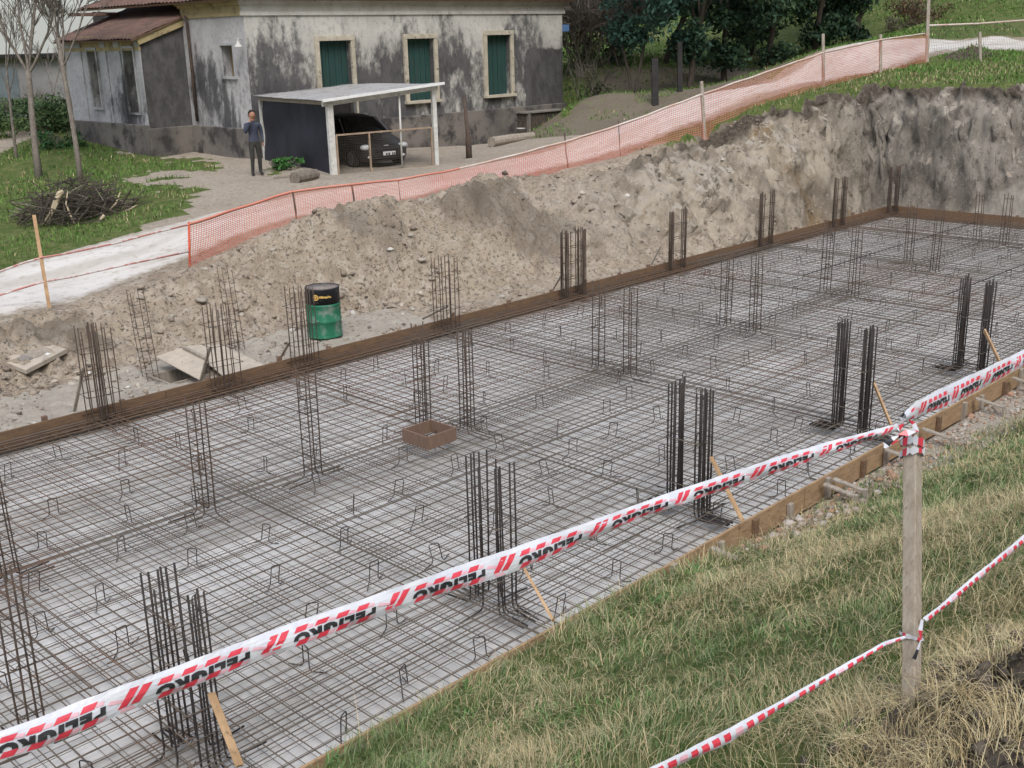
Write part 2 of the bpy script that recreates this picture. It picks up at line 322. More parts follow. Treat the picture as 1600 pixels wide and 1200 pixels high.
def wall_mat(name, bias, pale=(.56, .54, .50), patch=False):
    m, nt, p = new_mat(name)
    tc = nt.nodes.new('ShaderNodeTexCoord'); sp = nt.nodes.new('ShaderNodeSeparateXYZ'); nt.links.new(tc.outputs['Object'], sp.inputs[0])
    n1 = noise(nt, .55, 7, .68, stretch=(1, 1, .55)); n2 = noise(nt, 3.0, 7, .72, stretch=(1, 1, .5)); n3 = noise(nt, 1.1, 5, .6)
    base = mix(nt, ramp(nt, n3, .35, .65), pale, tuple(v * .80 for v in pale))
    base = mix(nt, ramp(nt, noise(nt, 7, 4, .6), .5, .7), base, tuple(v * .68 for v in pale))
    hz = ramp(nt, sp.outputs[2], 4.45, 2.6)          # blackening dies out under the cornice
    v = mathn(nt, 'ADD', mathn(nt, 'MULTIPLY', n1, 1.0), mathn(nt, 'MULTIPLY', n2, .55))
    v = mathn(nt, 'ADD', v, mathn(nt, 'MULTIPLY', hz, .17)); v = mathn(nt, 'ADD', v, bias)
    stain = mix(nt, ramp(nt, n2, .4, .6), (.030, .030, .036), (.075, .072, .078))
    px_ = mathn(nt, 'MULTIPLY', ramp(nt, sp.outputs[0], 12.2, 12.9), ramp(nt, sp.outputs[2], 3.25, 2.9)); v = mathn(nt, 'ADD', v, mathn(nt, 'MULTIPLY', px_, .45 if patch else 0))
    c = mix(nt, mathn(nt, 'MULTIPLY', ramp(nt, v, .84, 1.03), .90), base, stain)
    nt.links.new(c, p.inputs['Base Color']); p.inputs['Roughness'].default_value = .95; p.inputs['Specular IOR Level'].default_value = .15
    bump(nt, p, n2, .4, .02)
    return m
M['wall_front'] = wall_mat('stained_plaster', .075, patch=True)
M['wall_side'] = wall_mat('side_plaster', -.05, (.50, .49, .50))
M['wall_black'] = wall_mat('blackened_plaster', .42)
M['wall_wing'] = wall_mat('wing_plaster', -.10, (.46, .46, .48))
M['plinth'] = mottled('plinth_render', (.20, .18, .16), (.11, .10, .095), .8, .95, .01, c=(.055, .05, .05), cs=1.6, clo=.48, chi=.66)
M['cornice'] = mottled('cornice_plaster', (.55, .53, .49), (.45, .42, .38), 1.5, .9, .004, c=(.28, .25, .21), cs=5, clo=.58, chi=.72)
M['cornice_ochre'] = mottled('ochre_cornice', (.42, .34, .19), (.34, .27, .15), 2, .9, .004, c=(.17, .14, .09), cs=4)
M['roof'] = mottled('clay_tiles', (.165, .098, .078), (.12, .078, .064), 1.6, .9, .004, c=(.085, .06, .05), cs=5, clo=.5, chi=.68)
M['grey_wall'] = mottled('grey_wall', (.30, .29, .29), (.24, .235, .24), .6, .9, .004, c=(.18, .175, .18), cs=2)
def leaf_mat(name, rough=.7):
    m, nt, p = new_mat(name)
    a = attr(nt, 'tint'); nt.links.new(a.outputs['Color'], p.inputs['Base Color'])
    p.inputs['Roughness'].default_value = rough; p.inputs['Specular IOR Level'].default_value = .25
    return m
M['leaf'] = leaf_mat('leaf'); M['blade'] = leaf_mat('grass_blade', .8)

# ------------------------------------------------------------------ mesh helpers
def tag(o, label=None, cat=None, group=None, kind=None):
    if label: o['label'] = label
    if cat: o['category'] = cat
    if group: o['group'] = group
    if kind: o['kind'] = kind
    return o
def thing(name, label, cat, loc=(0, 0, 0), rz=0.0, group=None):
    o = bpy.data.objects.new(name, None); COL.objects.link(o); o.empty_display_size = .2
    o.location = loc; o.rotation_euler = (0, 0, rz)
    return tag(o, label, cat, group)
def link(name, me, parent=None):
    o = bpy.data.objects.new(name, me); COL.objects.link(o)
    if parent: o.parent = parent
    return o
class MB:
    def __init__(s): s.v = []; s.f = []; s.mi = []; s.m = 0
    def add(s, vs, fs):
        b = len(s.v); s.v += [tuple(map(float, p)) for p in vs]; s.f += [tuple(b + i for i in q) for q in fs]; s.mi += [s.m] * len(fs); return s
    def box(s, c, d, rz=0.0, rot=None):
        R = rot if rot is not None else Matrix.Rotation(rz, 3, 'Z'); c = Vector(c); x, y, z = d[0] / 2, d[1] / 2, d[2] / 2
        vs = [c + R @ Vector(p) for p in ((-x, -y, -z), (x, -y, -z), (x, y, -z), (-x, y, -z), (-x, -y, z), (x, -y, z), (x, y, z), (-x, y, z))]
        return s.add(vs, [(0, 3, 2, 1), (4, 5, 6, 7), (0, 1, 5, 4), (1, 2, 6, 5), (2, 3, 7, 6), (3, 0, 4, 7)])
    def beam(s, p0, p1, w, h, up=(0, 0, 1), taper=1.0):
        p0, p1 = Vector(p0), Vector(p1); d = (p1 - p0).normalized(); sd = d.cross(Vector(up))
        if sd.length < 1e-4: sd = d.cross(Vector((0, 1, 0)))
        sd.normalize(); u = sd.cross(d).normalized(); vs = []
        for p, k in ((p0, 1), (p1, taper)):
            vs += [p + sd * (a * w / 2 * k) + u * (b * h / 2 * k) for a, b in ((-1, -1), (1, -1), (1, 1), (-1, 1))]
        return s.add(vs, [(0, 3, 2, 1), (4, 5, 6, 7), (0, 1, 5, 4), (1, 2, 6, 5), (2, 3, 7, 6), (3, 0, 4, 7)])
    def tube(s, pts, r, n=6, caps=True):
        pts = [Vector(p) for p in pts]; rs = r if isinstance(r, (list, tuple)) else [r] * len(pts)
        b = len(s.v); prev = None
        for i, p in enumerate(pts):
            t = (pts[min(i + 1, len(pts) - 1)] - pts[max(i - 1, 0)]).normalized()
            if prev is None:
                a = t.orthogonal().normalized()
            else:
                a = (prev - t * prev.dot(t)); a = a.normalized() if a.length > 1e-5 else t.orthogonal().normalized()
            prev = a; c = t.cross(a)
            for k in range(n):
                an = 2 * math.pi * k / n; q = p + (a * math.cos(an) + c * math.sin(an)) * rs[i]; s.v.append(tuple(q))
        for i in range(len(pts) - 1):
            for k in range(n):
                s.f.append((b + i * n + k, b + i * n + (k + 1) % n, b + (i + 1) * n + (k + 1) % n, b + (i + 1) * n + k)); s.mi.append(s.m)
        if caps:
            s.f.append(tuple(b + k for k in reversed(range(n)))); s.f.append(tuple(b + (len(pts) - 1) * n + k for k in range(n))); s.mi += [s.m] * 2
        return s
    def lathe(s, prof, n=28, c=(0, 0, 0), axis='z'):
        b = len(s.v)
        for r, z in prof:
            for k in range(n):
                a = 2 * math.pi * k / n
                q = (r * math.cos(a), r * math.sin(a), z)
                if axis == 'y': q = (q[0], q[2], q[1])
                s.v.append((c[0] + q[0], c[1] + q[1], c[2] + q[2]))
        for i in range(len(prof) - 1):
            for k in range(n):
                s.f.append((b + i * n + k, b + i * n + (k + 1) % n, b + (i + 1) * n + (k + 1) % n, b + (i + 1) * n + k)); s.mi.append(s.m)
        s.f.append(tuple(b + k for k in reversed(range(n)))); s.f.append(tuple(b + (len(prof) - 1) * n + k for k in range(n))); s.mi += [s.m] * 2
        return s
    def blob(s, c, d, sub=2, rough=.25, seed=0):
        bm = bmesh.new(); bmesh.ops.create_icosphere(bm, subdivisions=sub, radius=1)
        rr = random.Random(seed)
        ax = [(Vector((rr.gauss(0, 1), rr.gauss(0, 1), rr.gauss(0, 1))).normalized(), rr.uniform(-1, 1)) for _ in range(9)]
        vs = []
        for v in bm.verts:
            k = 1 + rough * sum(w * max(0, v.co.dot(a)) ** 3 for a, w in ax) + rr.uniform(-.3, .3) * rough
            vs.append((c[0] + v.co.x * d[0] * k, c[1] + v.co.y * d[1] * k, c[2] + v.co.z * d[2] * k))
        bm.verts.index_update(); fs = [tuple(v.index for v in f.verts) for f in bm.faces]; bm.free()
        return s.add(vs, fs)
    def build(s, name, mats, parent=None, smooth=False, bevel=0.0, local=False):
        me = bpy.data.meshes.new(name)
        vs = s.v
        if parent is not None and not local:
            q = parent; L = Vector((0, 0, 0))
            while q is not None: L += q.location; q = q.parent
            vs = [(a[0] - L[0], a[1] - L[1], a[2] - L[2]) for a in s.v]
        me.from_pydata(vs, [], s.f)
        for m in (mats if isinstance(mats, (list, tuple)) else [mats]): me.materials.append(m)
        me.polygons.foreach_set('material_index', s.mi)
        if smooth: me.polygons.foreach_set('use_smooth', [True] * len(s.f))
        o = link(name, me, parent)
        if bevel:
            md = o.modifiers.new('bevel', 'BEVEL'); md.width = bevel; md.segments = 2; md.limit_method = 'ANGLE'
        return o
def npmesh(name, V, F, mats, col=None, colname='tint', parent=None, smooth=False, mi=None):
    """V (n,3), F (m,k) arrays -> object"""
    me = bpy.data.meshes.new(name); k = F.shape[1]
    me.vertices.add(len(V)); me.vertices.foreach_set('co', np.ascontiguousarray(V, dtype=np.float32).ravel())
    me.loops.add(F.size); me.loops.foreach_set('vertex_index', np.ascontiguousarray(F, dtype=np.int32).ravel())
    me.polygons.add(len(F)); me.polygons.foreach_set('loop_start', np.arange(0, F.size, k, dtype=np.int32)); me.polygons.foreach_set('loop_total', np.full(len(F), k, dtype=np.int32))
    for m in (mats if isinstance(mats, (list, tuple)) else [mats]): me.materials.append(m)
    if mi is not None: me.polygons.foreach_set('material_index', mi.astype(np.int32))
    if smooth: me.polygons.foreach_set('use_smooth', np.ones(len(F), dtype=bool))
    me.update(calc_edges=True)
    if col is not None:
        ca = me.color_attributes.new(colname, 'FLOAT_COLOR', 'POINT')
        ca.data.foreach_set('color', np.hstack([col, np.ones((len(col), 1))]).astype(np.float32).ravel())
    me.validate()
    return link(name, me, parent)
def inpoly(x, y, poly):
    r = np.zeros(x.shape, bool); n = len(poly)
    for i in range(n):
        x0, y0 = poly[i][:2]; x1, y1 = poly[(i + 1) % n][:2]
        if y0 == y1: continue
        c = ((y0 > y) != (y1 > y)) & (x < (x1 - x0) * (y - y0) / (y1 - y0) + x0); r ^= c
    return r

# ------------------------------------------------------------------ road line
RN = np.array([[-20, 18.6], [0, 18.9], [6, 19.0], [10.4, 19.5], [14, 19.5], [18.3, 19.3], [21.5, 19.0], [24, 18.3], [26.5, 17.7], [30, 17.2], [33, 17.1], [36, 17.25], [40, 17.2], [46, 17.0], [60, 16.0]])
def road_near(x): return np.interp(x, RN[:, 0], RN[:, 1])
def road_w(x): return np.interp(x, [-20, 6, 12, 20, 25.5, 28.5, 32, 36, 46], [3.2, 3.2, 3.4, 3.5, 4.6, 6.0, 5.4, 3.8, 2.6])

# ------------------------------------------------------------------ ground
def make_ground():
    xs = np.concatenate([-np.geomspace(400, 3, 18), np.arange(-2.4, 1.6, .22), np.arange(1.6, 3.6, .11), np.arange(3.6, 7, .055), np.arange(7, 29.2, .085), np.arange(29.2, 31.2, .045), np.arange(31.2, 33.5, .1), np.arange(33.6, 46, .3), np.geomspace(46.5, 420, 22)])
    ys = np.concatenate([-np.geomspace(300, 2, 14), np.arange(-1.8, .4, .22), np.arange(.3, 2.6, .055), np.arange(2.6, 5.2, .11), np.arange(5.2, 5.6, .045), np.arange(5.7, 9.3, .5), np.arange(9.3, 14.2, .09), np.arange(14.22, 17, .05), np.arange(17, 20.2, .08), np.arange(20.2, 21.5, .14), np.arange(21.7, 42, .32), np.geomspace(42.6, 420, 24)])
    X, Y = np.meshgrid(xs, ys); x, y = X.ravel(), Y.ravel()
    h, t, inside = terrain(x, y)
    # keep the sheet under the road and the built slab
    rn, rw = road_near(x), road_w(x); rd = (y - rn) / rw
    nx, ny = len(xs), len(ys)
    idx = np.arange(nx * ny).reshape(ny, nx)
    F = np.stack([idx[:-1, :-1], idx[:-1, 1:], idx[1:, 1:], idx[1:, :-1]], -1).reshape(-1, 4)
    g = np.zeros_like(x); dk = np.zeros_like(x); pale = np.zeros_like(x)
    def pp(pts, z): return [at(a, b, z) for a, b in pts]
    for pts, z in (([(-200, 330), (60, 300), (150, 284), (250, 300), (297, 325), (285, 350), (180, 375), (60, 404), (-200, 450)], 1.0),
                   ([(-300, 170), (120, 195), (130, 235), (240, 252), (330, 258), (345, 272), (150, 272), (60, 290), (-300, 320)], 1.35),
                   ([(406, 262), (440, 264), (448, 276), (420, 277)], 1.45)):
        g[inpoly(x + fbm(x * .8, y * .8, 351, 4, .6) * 1.5, y + fbm(x * .8, y * .8, 352, 4, .6) * 1.5, pp(pts, z))] = 1
    g[(y > 44) & (x < 30)] = 1
    # second faint path on the left lawn
    pth = inpoly(x, y, pp([(-100, 262), (0, 244), (60, 228), (100, 214), (110, 220), (60, 238), (0, 256), (-100, 276)], 1.35)); g[pth] = .1
    yard = (t > 1.02) & (y > 12)
    right = (x > 33.6) & yard
    g[right & (rd > 1.05)] = .85
    g[(x > 35.5) & (x < 44) & (y > 23) & (y < 30.5)] = .32
    strip = yard & (rd < .0) & (x > 22.5); g[strip] = np.clip((x[strip] - 22) / 3, 0, 1) * .95
    g[(x > 29.3) & (y < 15.2) & (t > 1.0)] = 1
    nb = (y < 5.5) & (x < 29); g[nb] = np.clip((5.5 - y[nb] - np.interp(x[nb], [8, 14, 20], [-.3, .4, .8])) * 1.6, 0, 1) * .9
    soil = np.exp(-((x - 3.82) / .68) ** 2 - ((y - 1.24) / .42) ** 2) * (y < 4)
    dk = np.maximum(dk, sstep(soil * 2.2 - .4)); g = np.where(soil > .35, g * .2, g)
    rim = np.clip(1 - np.abs(t - .90) / .17, 0, 1) * np.clip((x - 20) / 5, 0, 1) * ((y > 14.2) | (x > 29.2))
    dk = np.maximum(dk, sstep(rim * 1.5) * (vnoise(x * 1.7, y * 1.7, 5) > -.28))
    dk = np.maximum(dk, .28 * sstep((fbm(x * .8, y * .8, 91, 3) - .22) * 5) * ((t > .2) & (t < .9) & (y > 14.3)))
    dk = np.maximum(dk, .55 * np.exp(-((x - 16.6) / .5) ** 2 - ((y - 17.5) / .45) ** 2))
    hp = np.exp(-((x - 38.2) / 1.4) ** 2 - ((y - 16.2) / .5) ** 2); dk = np.maximum(dk, sstep(hp * 3)); g = np.where(hp > .3, 0, g)
    pale = np.maximum(pale, np.clip((t - .1) / .3, 0, 1) * np.clip((1 - t) * 3, 0, 1) * np.clip((x - 17) / 5, 0, 1) * .8 * ((y > 14.2) | (x > 29)))
    pale = np.maximum(pale, .9 * ((y > 14.1) & (y < 16.4) & (x < 13)) * np.clip(1 - t * 4, 0, 1))
    pale = np.maximum(pale, .3 * ((y > 22) & (g < .3) & (x < 30)))
    bk = inpoly(x, y, pp([(876, 95), (960, 95), (1005, 130), (960, 155), (905, 185), (878, 190)], 2.0)) & (y > 26); g[bk] = .75
    bd = (x > 28.5) & (x < 41) & (y > 22) & (y < 33) & (rd > 1.04) & ~bk; g[bd] = .40; dk[bd] = np.maximum(dk[bd], .38); pale[bd] = 0
    pale = np.maximum(pale, ((y < 5.6) & (y > 3.9) & (x > 11)) * .6)
    # the cut faces are broken up sideways too: ledges, slumps and bites
    fr = np.clip(t * 4, 0, 1) * np.clip((1.05 - t) * 5, 0, 1) * (y > 14.3) * np.clip((x - 14) / 6, 0, 1) * (x < 30.5)
    er = np.clip(t * 4, 0, 1) * np.clip((1.05 - t) * 5, 0, 1) * (x > 29.3) * (y < 16)
    nf = fbm(x * 1.1, h * 1.5, 401, 5, .62) + .5 * np.abs(vnoise(x * 2.7, h * 3.1, 402)); ne = fbm(y * 1.1, h * 1.5, 403, 5, .62) + .5 * np.abs(vnoise(y * 2.7, h * 3.1, 404))
    y0 = y.copy(); nf2 = fbm(x * 5, h * 5.5, 405, 3, .6); ne2 = fbm(y * 5, h * 5.5, 406, 3, .6)
    y = y - fr * (nf * .26 + nf2 * .14); x = x + er * (ne * .34 + ne2 * .16 - .05)
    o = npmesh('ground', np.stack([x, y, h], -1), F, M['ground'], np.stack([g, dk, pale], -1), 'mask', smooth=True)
    tag(o, kind='structure')
    return x, y, g
make_ground()

def make_road():
    xs = np.concatenate([np.arange(-20, 2, 1.0), np.arange(2, 48, .22)]); us = np.linspace(0, 1, 19)
    X, U = np.meshgrid(xs, us); x, u = X.ravel(), U.ravel()
    edge = fbm(x * .7, u * 3, 77, 3)
    uu = u + (np.abs(u - .5) * 2) ** 3 * edge * .10
    y = road_near(x) + road_w(x) * uu
    z = terrain(x, y)[0] + .03 - .05 * (np.abs(u - .5) * 2) ** 6
    n = len(xs); idx = np.arange(n * 19).reshape(19, n)
    F = np.stack([idx[:-1, :-1], idx[:-1, 1:], idx[1:, 1:], idx[1:, :-1]], -1).reshape(-1, 4)
    e = np.clip(np.abs(u - .5) * 2, 0, 1) ** 2.5 * .85
    tag(npmesh('road', np.stack([x, y, z], -1), F, M['road'], np.stack([e, e, e], -1), 'mask', smooth=True), kind='structure')
make_road()
def make_bed():
    xs = np.arange(-3, 29.3, .3); ys = np.arange(5.63, 14.19, .19); X, Y = np.meshgrid(xs, ys); x, y = X.ravel(), Y.ravel()
    z = fbm(x * .8, y * .8, 5, 3) * .012
    n = len(xs); idx = np.arange(len(x)).reshape(len(ys), n)
    F = np.stack([idx[:-1, :-1], idx[:-1, 1:], idx[1:, 1:], idx[1:, :-1]], -1).reshape(-1, 4)
    tag(npmesh('concrete_bed', np.stack([x, y, z], -1), F, M['bed'], smooth=True), kind='structure')
make_bed()
# ------------------------------------------------------------------ reinforcement mat
X0, X1, Y0, Y1 = -1.0, 29.12, 5.66, 14.17
def make_mat():
    root = thing('rebar_mat', 'dark mat of crossing reinforcement bars tied over the whole concrete bed', 'rebar mat', (14, 10, .05))
    bars = []   # p0, p1, r, mat
    def jl(a): return RNG.normal(0, a)
    y = Y0 + .05
    while y < Y1:                                     # upper layer, along the slab, lapped
        x = X0 - RNG.uniform(0, 2); yy = y + jl(.012)
        while x < X1:
            L = RNG.uniform(8.5, 12); x2 = min(x + L, X1)
            bars.append(((x, yy + jl(.01), .172), (x2, yy + jl(.018), .172), .0056, 'rebar')); x = x2 - .55; yy = y + jl(.016)
            if x2 >= X1 - .6: break
        if RNG.random() < .30: bars.append(((X0 + RNG.uniform(0, 14), y + .045, .174), (X0 + RNG.uniform(16, 29), y + .05 + jl(.01), .174), .006, 'rebar'))
        y += .165
    for yy, zz in ((14.165, .182), (14.12, .19), (14.16, .11), (14.05, .186), (5.68, .18)): bars.append(((X0, yy, zz), (X1, yy + jl(.01), zz), .0060, 'rebar'))
    x = X0
    while x < X1:                                     # upper layer, across
        bars.append(((x + jl(.015), Y0, .160), (x + jl(.022), Y1, .160), .0055, 'rebar'))
        if RNG.random() < .2: bars.append(((x + .05, Y0 + RNG.uniform(0, 4), .161), (x + .06, Y1 - RNG.uniform(0, 4), .161), .006, 'rebar'))
        x += .19
    y = Y0
    while y < Y1: bars.append(((X0, y + jl(.006), .05), (X1, y + jl(.01), .05), .0031, 'wire_grey')); y += .118
    x = X0
    while x < X1: bars.append(((x + jl(.005), Y0, .043), (x + jl(.01), Y1, .043), .0030, 'wire_grey')); x += .118
    for cy in (6.45, 10.28, 14.0):                    # denser strips under the column rows
        for k in range(5): bars.append(((X0, cy - .35 + .13 * k + jl(.02), .186), (X1, cy - .35 + .13 * k + jl(.03), .186), .0056, 'rebar_rust' if cy > 12 and k > 2 else 'rebar'))
    for cx in (3.2, 6.25, 9.1, 12.5, 15.9, 19.1, 22.7, 26.0):
        for k in range(4): bars.append(((cx - .25 + .13 * k + jl(.02), Y0, .180), (cx - .25 + .13 * k + jl(.03), Y1, .180), .0056, 'rebar'))
    def prism(bs, n=5):
        V = []; F = []; mi = []; names = ['rebar', 'wire_grey', 'rebar_rust']; b = 0
        for p0, p1, r, m in bs:
            p0, p1 = np.array(p0), np.array(p1); d = (p1 - p0) / np.linalg.norm(p1 - p0); s = np.array([-d[1], d[0], 0]); u = np.cross(d, s)
            for p in (p0, p1):
                for k in range(n):
                    a = 2 * math.pi * k / n; V.append(p + (s * math.cos(a) + u * math.sin(a)) * r)
            for k in range(n): F.append((b + k, b + (k + 1) % n, b + n + (k + 1) % n, b + n + k)); mi.append(names.index(m))
            b += 2 * n
        return np.array(V) - np.array([14, 10, .05]), np.array(F), np.array(mi)
    def near(b):
        p0, p1 = np.array(b[0]), np.array(b[1]); best = 1e9
        for k in np.linspace(0, 1, 12):
            p = p0 + (p1 - p0) * k
            c = CM.T @ (p - np.array([0, 0, CAMH]))
            if c[2] < -.5 and abs(c[0] / c[2]) < .46: best = min(best, -c[2])
        return best / b[2] * .006
    bars.sort(key=near)
    names = ['rebar', 'wire_grey', 'rebar_rust']
    for b in bars[:100]:
        V, F, mi = prism([b]); npmesh('bar', V, F, M[b[3]], parent=root)
    V, F, mi = prism(bars[100:])
    o = npmesh('bars', V, F, [M[k] for k in names], parent=root, mi=mi); o['kind'] = 'stuff'
make_mat()
def loose_bar(p0, p1, label):
    mb = MB(); mb.tube([p0, ((p0[0] + p1[0]) / 2, (p0[1] + p1[1]) / 2 + .03, p0[2]), p1], .011, 6)
    tag(mb.build('loose_bar', M['rebar_dark'], smooth=True), label, 'steel bar', 'loose long bars lying on the mat')
loose_bar(at(1256, 430, .205), at(1525, 347, .205), 'long loose steel bar lying on the mat toward its far right corner')
a0 = at(1480, 460, .205); loose_bar(a0, a0 + np.array([7.5, -.1, 0]), 'long loose steel bar lying on the mat beside the fifth near cage')

# ------------------------------------------------------------------ bent wire spacers
def make_spacers():
    protos = []
    for k in range(4):
        mb = MB(); w = random.uniform(.085, .115); h = random.uniform(.22, .245); sk = random.uniform(-.02, .02); r = .0054
        f = random.uniform(.10, .2)
        pts = [(-w / 2 - f * .8, -f * .5, .02), (-w / 2 - .02, -.01, .025), (-w / 2, 0, .05), (-w / 2 + sk, 0, h - .01), (-w / 2 + .012 + sk, 0, h), (w / 2 - .012 + sk, 0, h), (w / 2 + sk, 0, h - .01), (w / 2, 0, .05), (w / 2 + .02, .01, .025), (w / 2 + f * .7, f * .7, .02)]
        mb.tube(pts, r, 5); me = mb.build('wire_spacer', M['rebar_dark'], smooth=True)
        protos.append(me.data); bpy.data.objects.remove(me)
    n = 0; y = Y0 + .45
    lab = 'small bent wire hoop of dark steel standing up out of the bar mat'
    row = 0
    while y < Y1 - .25:
        x = 2.2 + (row % 2) * .42
        while x < 28.6:
            px = x + random.uniform(-.16, .16); py = y + random.uniform(-.14, .14)
            c = CM.T @ (np.array([px, py, .1 - CAMH])); vis = -c[2] > 0 and abs(c[0] / c[2]) < .47 and abs(c[1] / c[2]) < .36
            if vis and random.random() < .93:
                o = bpy.data.objects.new('wire_spacer', random.choice(protos)); COL.objects.link(o)
                o.location = (px, py, 0); o.rotation_euler = (random.uniform(-.1, .1), random.uniform(-.1, .1), random.uniform(0, 6.28)); n += 1
                tag(o, lab, 'wire spacer', 'bent wire spacers in the bar mat')
            x += .88
        y += .80; row += 1
    print('SPACERS', n)
make_spacers()

# ------------------------------------------------------------------ column cages
def bar_part(root, p0, p1, r, foot, mat, nm='starter_bar'):
    mb = MB(); p0, p1 = Vector(p0), Vector(p1); fx, fy = foot; L = math.hypot(fx, fy)
    pts = [p0 + Vector((fx, fy, .0)), p0 + Vector((fx * .12, fy * .12, 0)), p0 + Vector((fx * .03, fy * .03, .02)), p0 + Vector((0, 0, .07)), (p0 + p1) / 2 + Vector((random.uniform(-.006, .006), random.uniform(-.006, .006), 0)), p1]
    mb.tube(pts, r, 6); mb.build(nm, mat, root, smooth=True)
def tie(root, cx, cy, wx, wy, z, r, mat, lean):
    mb = MB(); x0, x1, y0, y1 = cx - wx / 2, cx + wx / 2, cy - wy / 2, cy + wy / 2
    t = random.uniform(-.012, .012); k = .012
    pts = [(x0 - .03, y0 + k, z + .01), (x0, y0, z), (x1, y0, z + t), (x1, y1, z + t), (x0, y1, z), (x0, y0, z + .004), (x0 + .04, y0 + .04, z)]
    pts = [(p[0] + lean[0] * z, p[1] + lean[1] * z, p[2]) for p in pts]
    mb.tube(pts, r, 5); mb.build('tie', mat, root, smooth=True)
def cage(label, group, cx, cy, spots, H, r, ties, wx, wy, mat, tmat, foot=.3, lean=(0, 0), ztie=None, name='rebar_cage', z0=.11, hj=.03):
    root = thing(name, label, 'rebar cage', (cx, cy, z0), 0, group)
    for dx, dy, dh in spots:
        jx, jy = random.gauss(0, .006), random.gauss(0, .006); h = H + dh + random.uniform(-hj, hj)
        a = math.atan2(dy, dx) + random.uniform(-.5, .5); a = round(a / (math.pi / 2)) * math.pi / 2 + random.uniform(-.15, .15)
        bar_part(root, (cx + dx + jx, cy + dy + jy, z0), (cx + dx + jx * 2 + lean[0] * h + random.gauss(0, .006), cy + dy + jy + lean[1] * h + random.gauss(0, .006), h), r, (math.cos(a) * foot, math.sin(a) * foot), mat)
    for z in ties: tie(root, cx, cy, wx, wy, z, r * .55, tmat, lean)
    return root
ORD = ['nearest', 'second', 'third', 'fourth', 'fifth', 'sixth', 'seventh', 'eighth', 'farthest']
# near row: two rows of bars each
for i, (x, y) in enumerate([(3.17, 6.47), (6.2, 6.5), (9.03, 6.42), (12.42, 6.37), (15.85, 6.3), (19.2, 6.35)]):
    if i == 5: continue
    sp = [(-.11 + .055 * k, .19, .03) for k in range(5)] + [(-.11 + .055 * k, -.17, .0) for k in range(5)] + [(-.11, .02, -.02), (.11, .03, -.02)]
    if i >= 2: sp += [(-.10 + .05 * k, .145, .0) for k in range(5)] + [(-.10 + .05 * k, -.21, -.02) for k in range(5)]; sp = [q for q in sp if abs(q[1]) > .1]
    if i == 0: sp = [(-.13 + .052 * k, .20, .06 - .0 * k) for k in range(6)] + [(-.05 + .05 * k, -.18, -.02) for k in range(5)] + [(-.13, 0, .02), (.13, .06, -.22)]
    cage(f'dark cage of thick bars on the grass side of the mat, {ORD[i]} there', 'near column cages', x, y, sp, 1.5, .0085 if i < 2 else .0105, (.2, .45, .95) if i else (.22, .4, .62, .95, 1.3), .26, .42, M['rebar_dark'], M['rebar'], .32, (0, 0), hj=.02)
# far row along the board
FC = [(6.2, 14.05, 1.48), (8.07, 14.02, 1.42), (9.5, 14.05, 1.43), (12.45, 14.02, 1.45), (15.72, 13.98, 1.47), (19.05, 13.98, 1.45), (22.5, 13.98, 1.44), (25.88, 13.98, 1.42), (28.75, 13.95, 1.42)]
for i, (x, y, H) in enumerate(FC):
    if i < 4: sp = [(-.19 + .076 * k, .10, 0) for k in range(6)] + [(-.19 + .095 * k, -.12, -.03) for k in range(5)] + ([(-.06 + .02 * k, 0, .03) for k in range(5)] if i == 0 else [])
    else: sp = [(s * .22 + q * .022, yy, 0) for s in (-1, 1) for q in ((-1.5, 0, 1.5) if i == 4 else (-1, 1)) for yy in ((-.09, -.03, .03, .09) if i == 4 else (-.045, .0, .045))]
    cage(f'brown cage of many column bars along the far board, {ORD[i]} in that row', 'far column cages', x, y, sp, H, .008 if i < 4 else .0105, (.25, .55, .85, 1.15), .48, .14 if i > 3 else .28, M['rebar_cage'], M['rebar_cage'], .3)
# middle row of thin cages
MC = [(3.42, 10.31, 1.45, 'beside the left edge of the photo'), (5.54, 10.31, 1.42, 'standing alone, nearest the second far cage'), (6.93, 10.27, 1.45, 'standing alone, left of the brown timber box'),
      (8.96, 10.62, 1.5, 'just behind the brown timber box'), (9.24, 10.08, 1.5, 'just right of the brown timber box'), (12.5, 10.62, 1.45, 'left of the second pair'), (12.44, 9.95, 1.45, 'right of the second pair'),
      (15.82, 10.56, 1.45, 'left of the third pair'), (15.78, 9.94, 1.45, 'right of the third pair'), (19.25, 10.58, 1.45, 'left of the fourth pair'), (19.12, 9.92, 1.45, 'right of the fourth pair'),
      (22.75, 10.58, 1.4, 'left of the fifth pair'), (22.3, 9.8, 1.4, 'right of the fifth pair'), (26.15, 10.52, 1.3, 'left of the farthest pair'), (26.0, 9.84, 1.3, 'right of the farthest pair'), (2.45, 7.5, 1.5, 'nearest the left corner of the photo')]
for i, (x, y, H, w) in enumerate(MC):
    wd = .068
    sp = [(-wd, -wd, 0), (wd, -wd, -.01), (wd, wd, 0), (-wd, wd, .01)]
    if i in (3, 4): sp += [(0, wd, 0), (0, -wd, 0)]
    cage(f'thin cage inside the mat, {w}', 'thin column cages inside the mat', x, y, sp, H, .0082, [.25 + .17 * k for k in range(int((H - .3) / .17))] if i < 9 else (.4, .8, 1.2), .155, .155, M['rebar_cage'], M['rebar_cage'], .35, ((-.02, 0) if i == 0 else (random.gauss(0, .008), random.gauss(0, .008))))

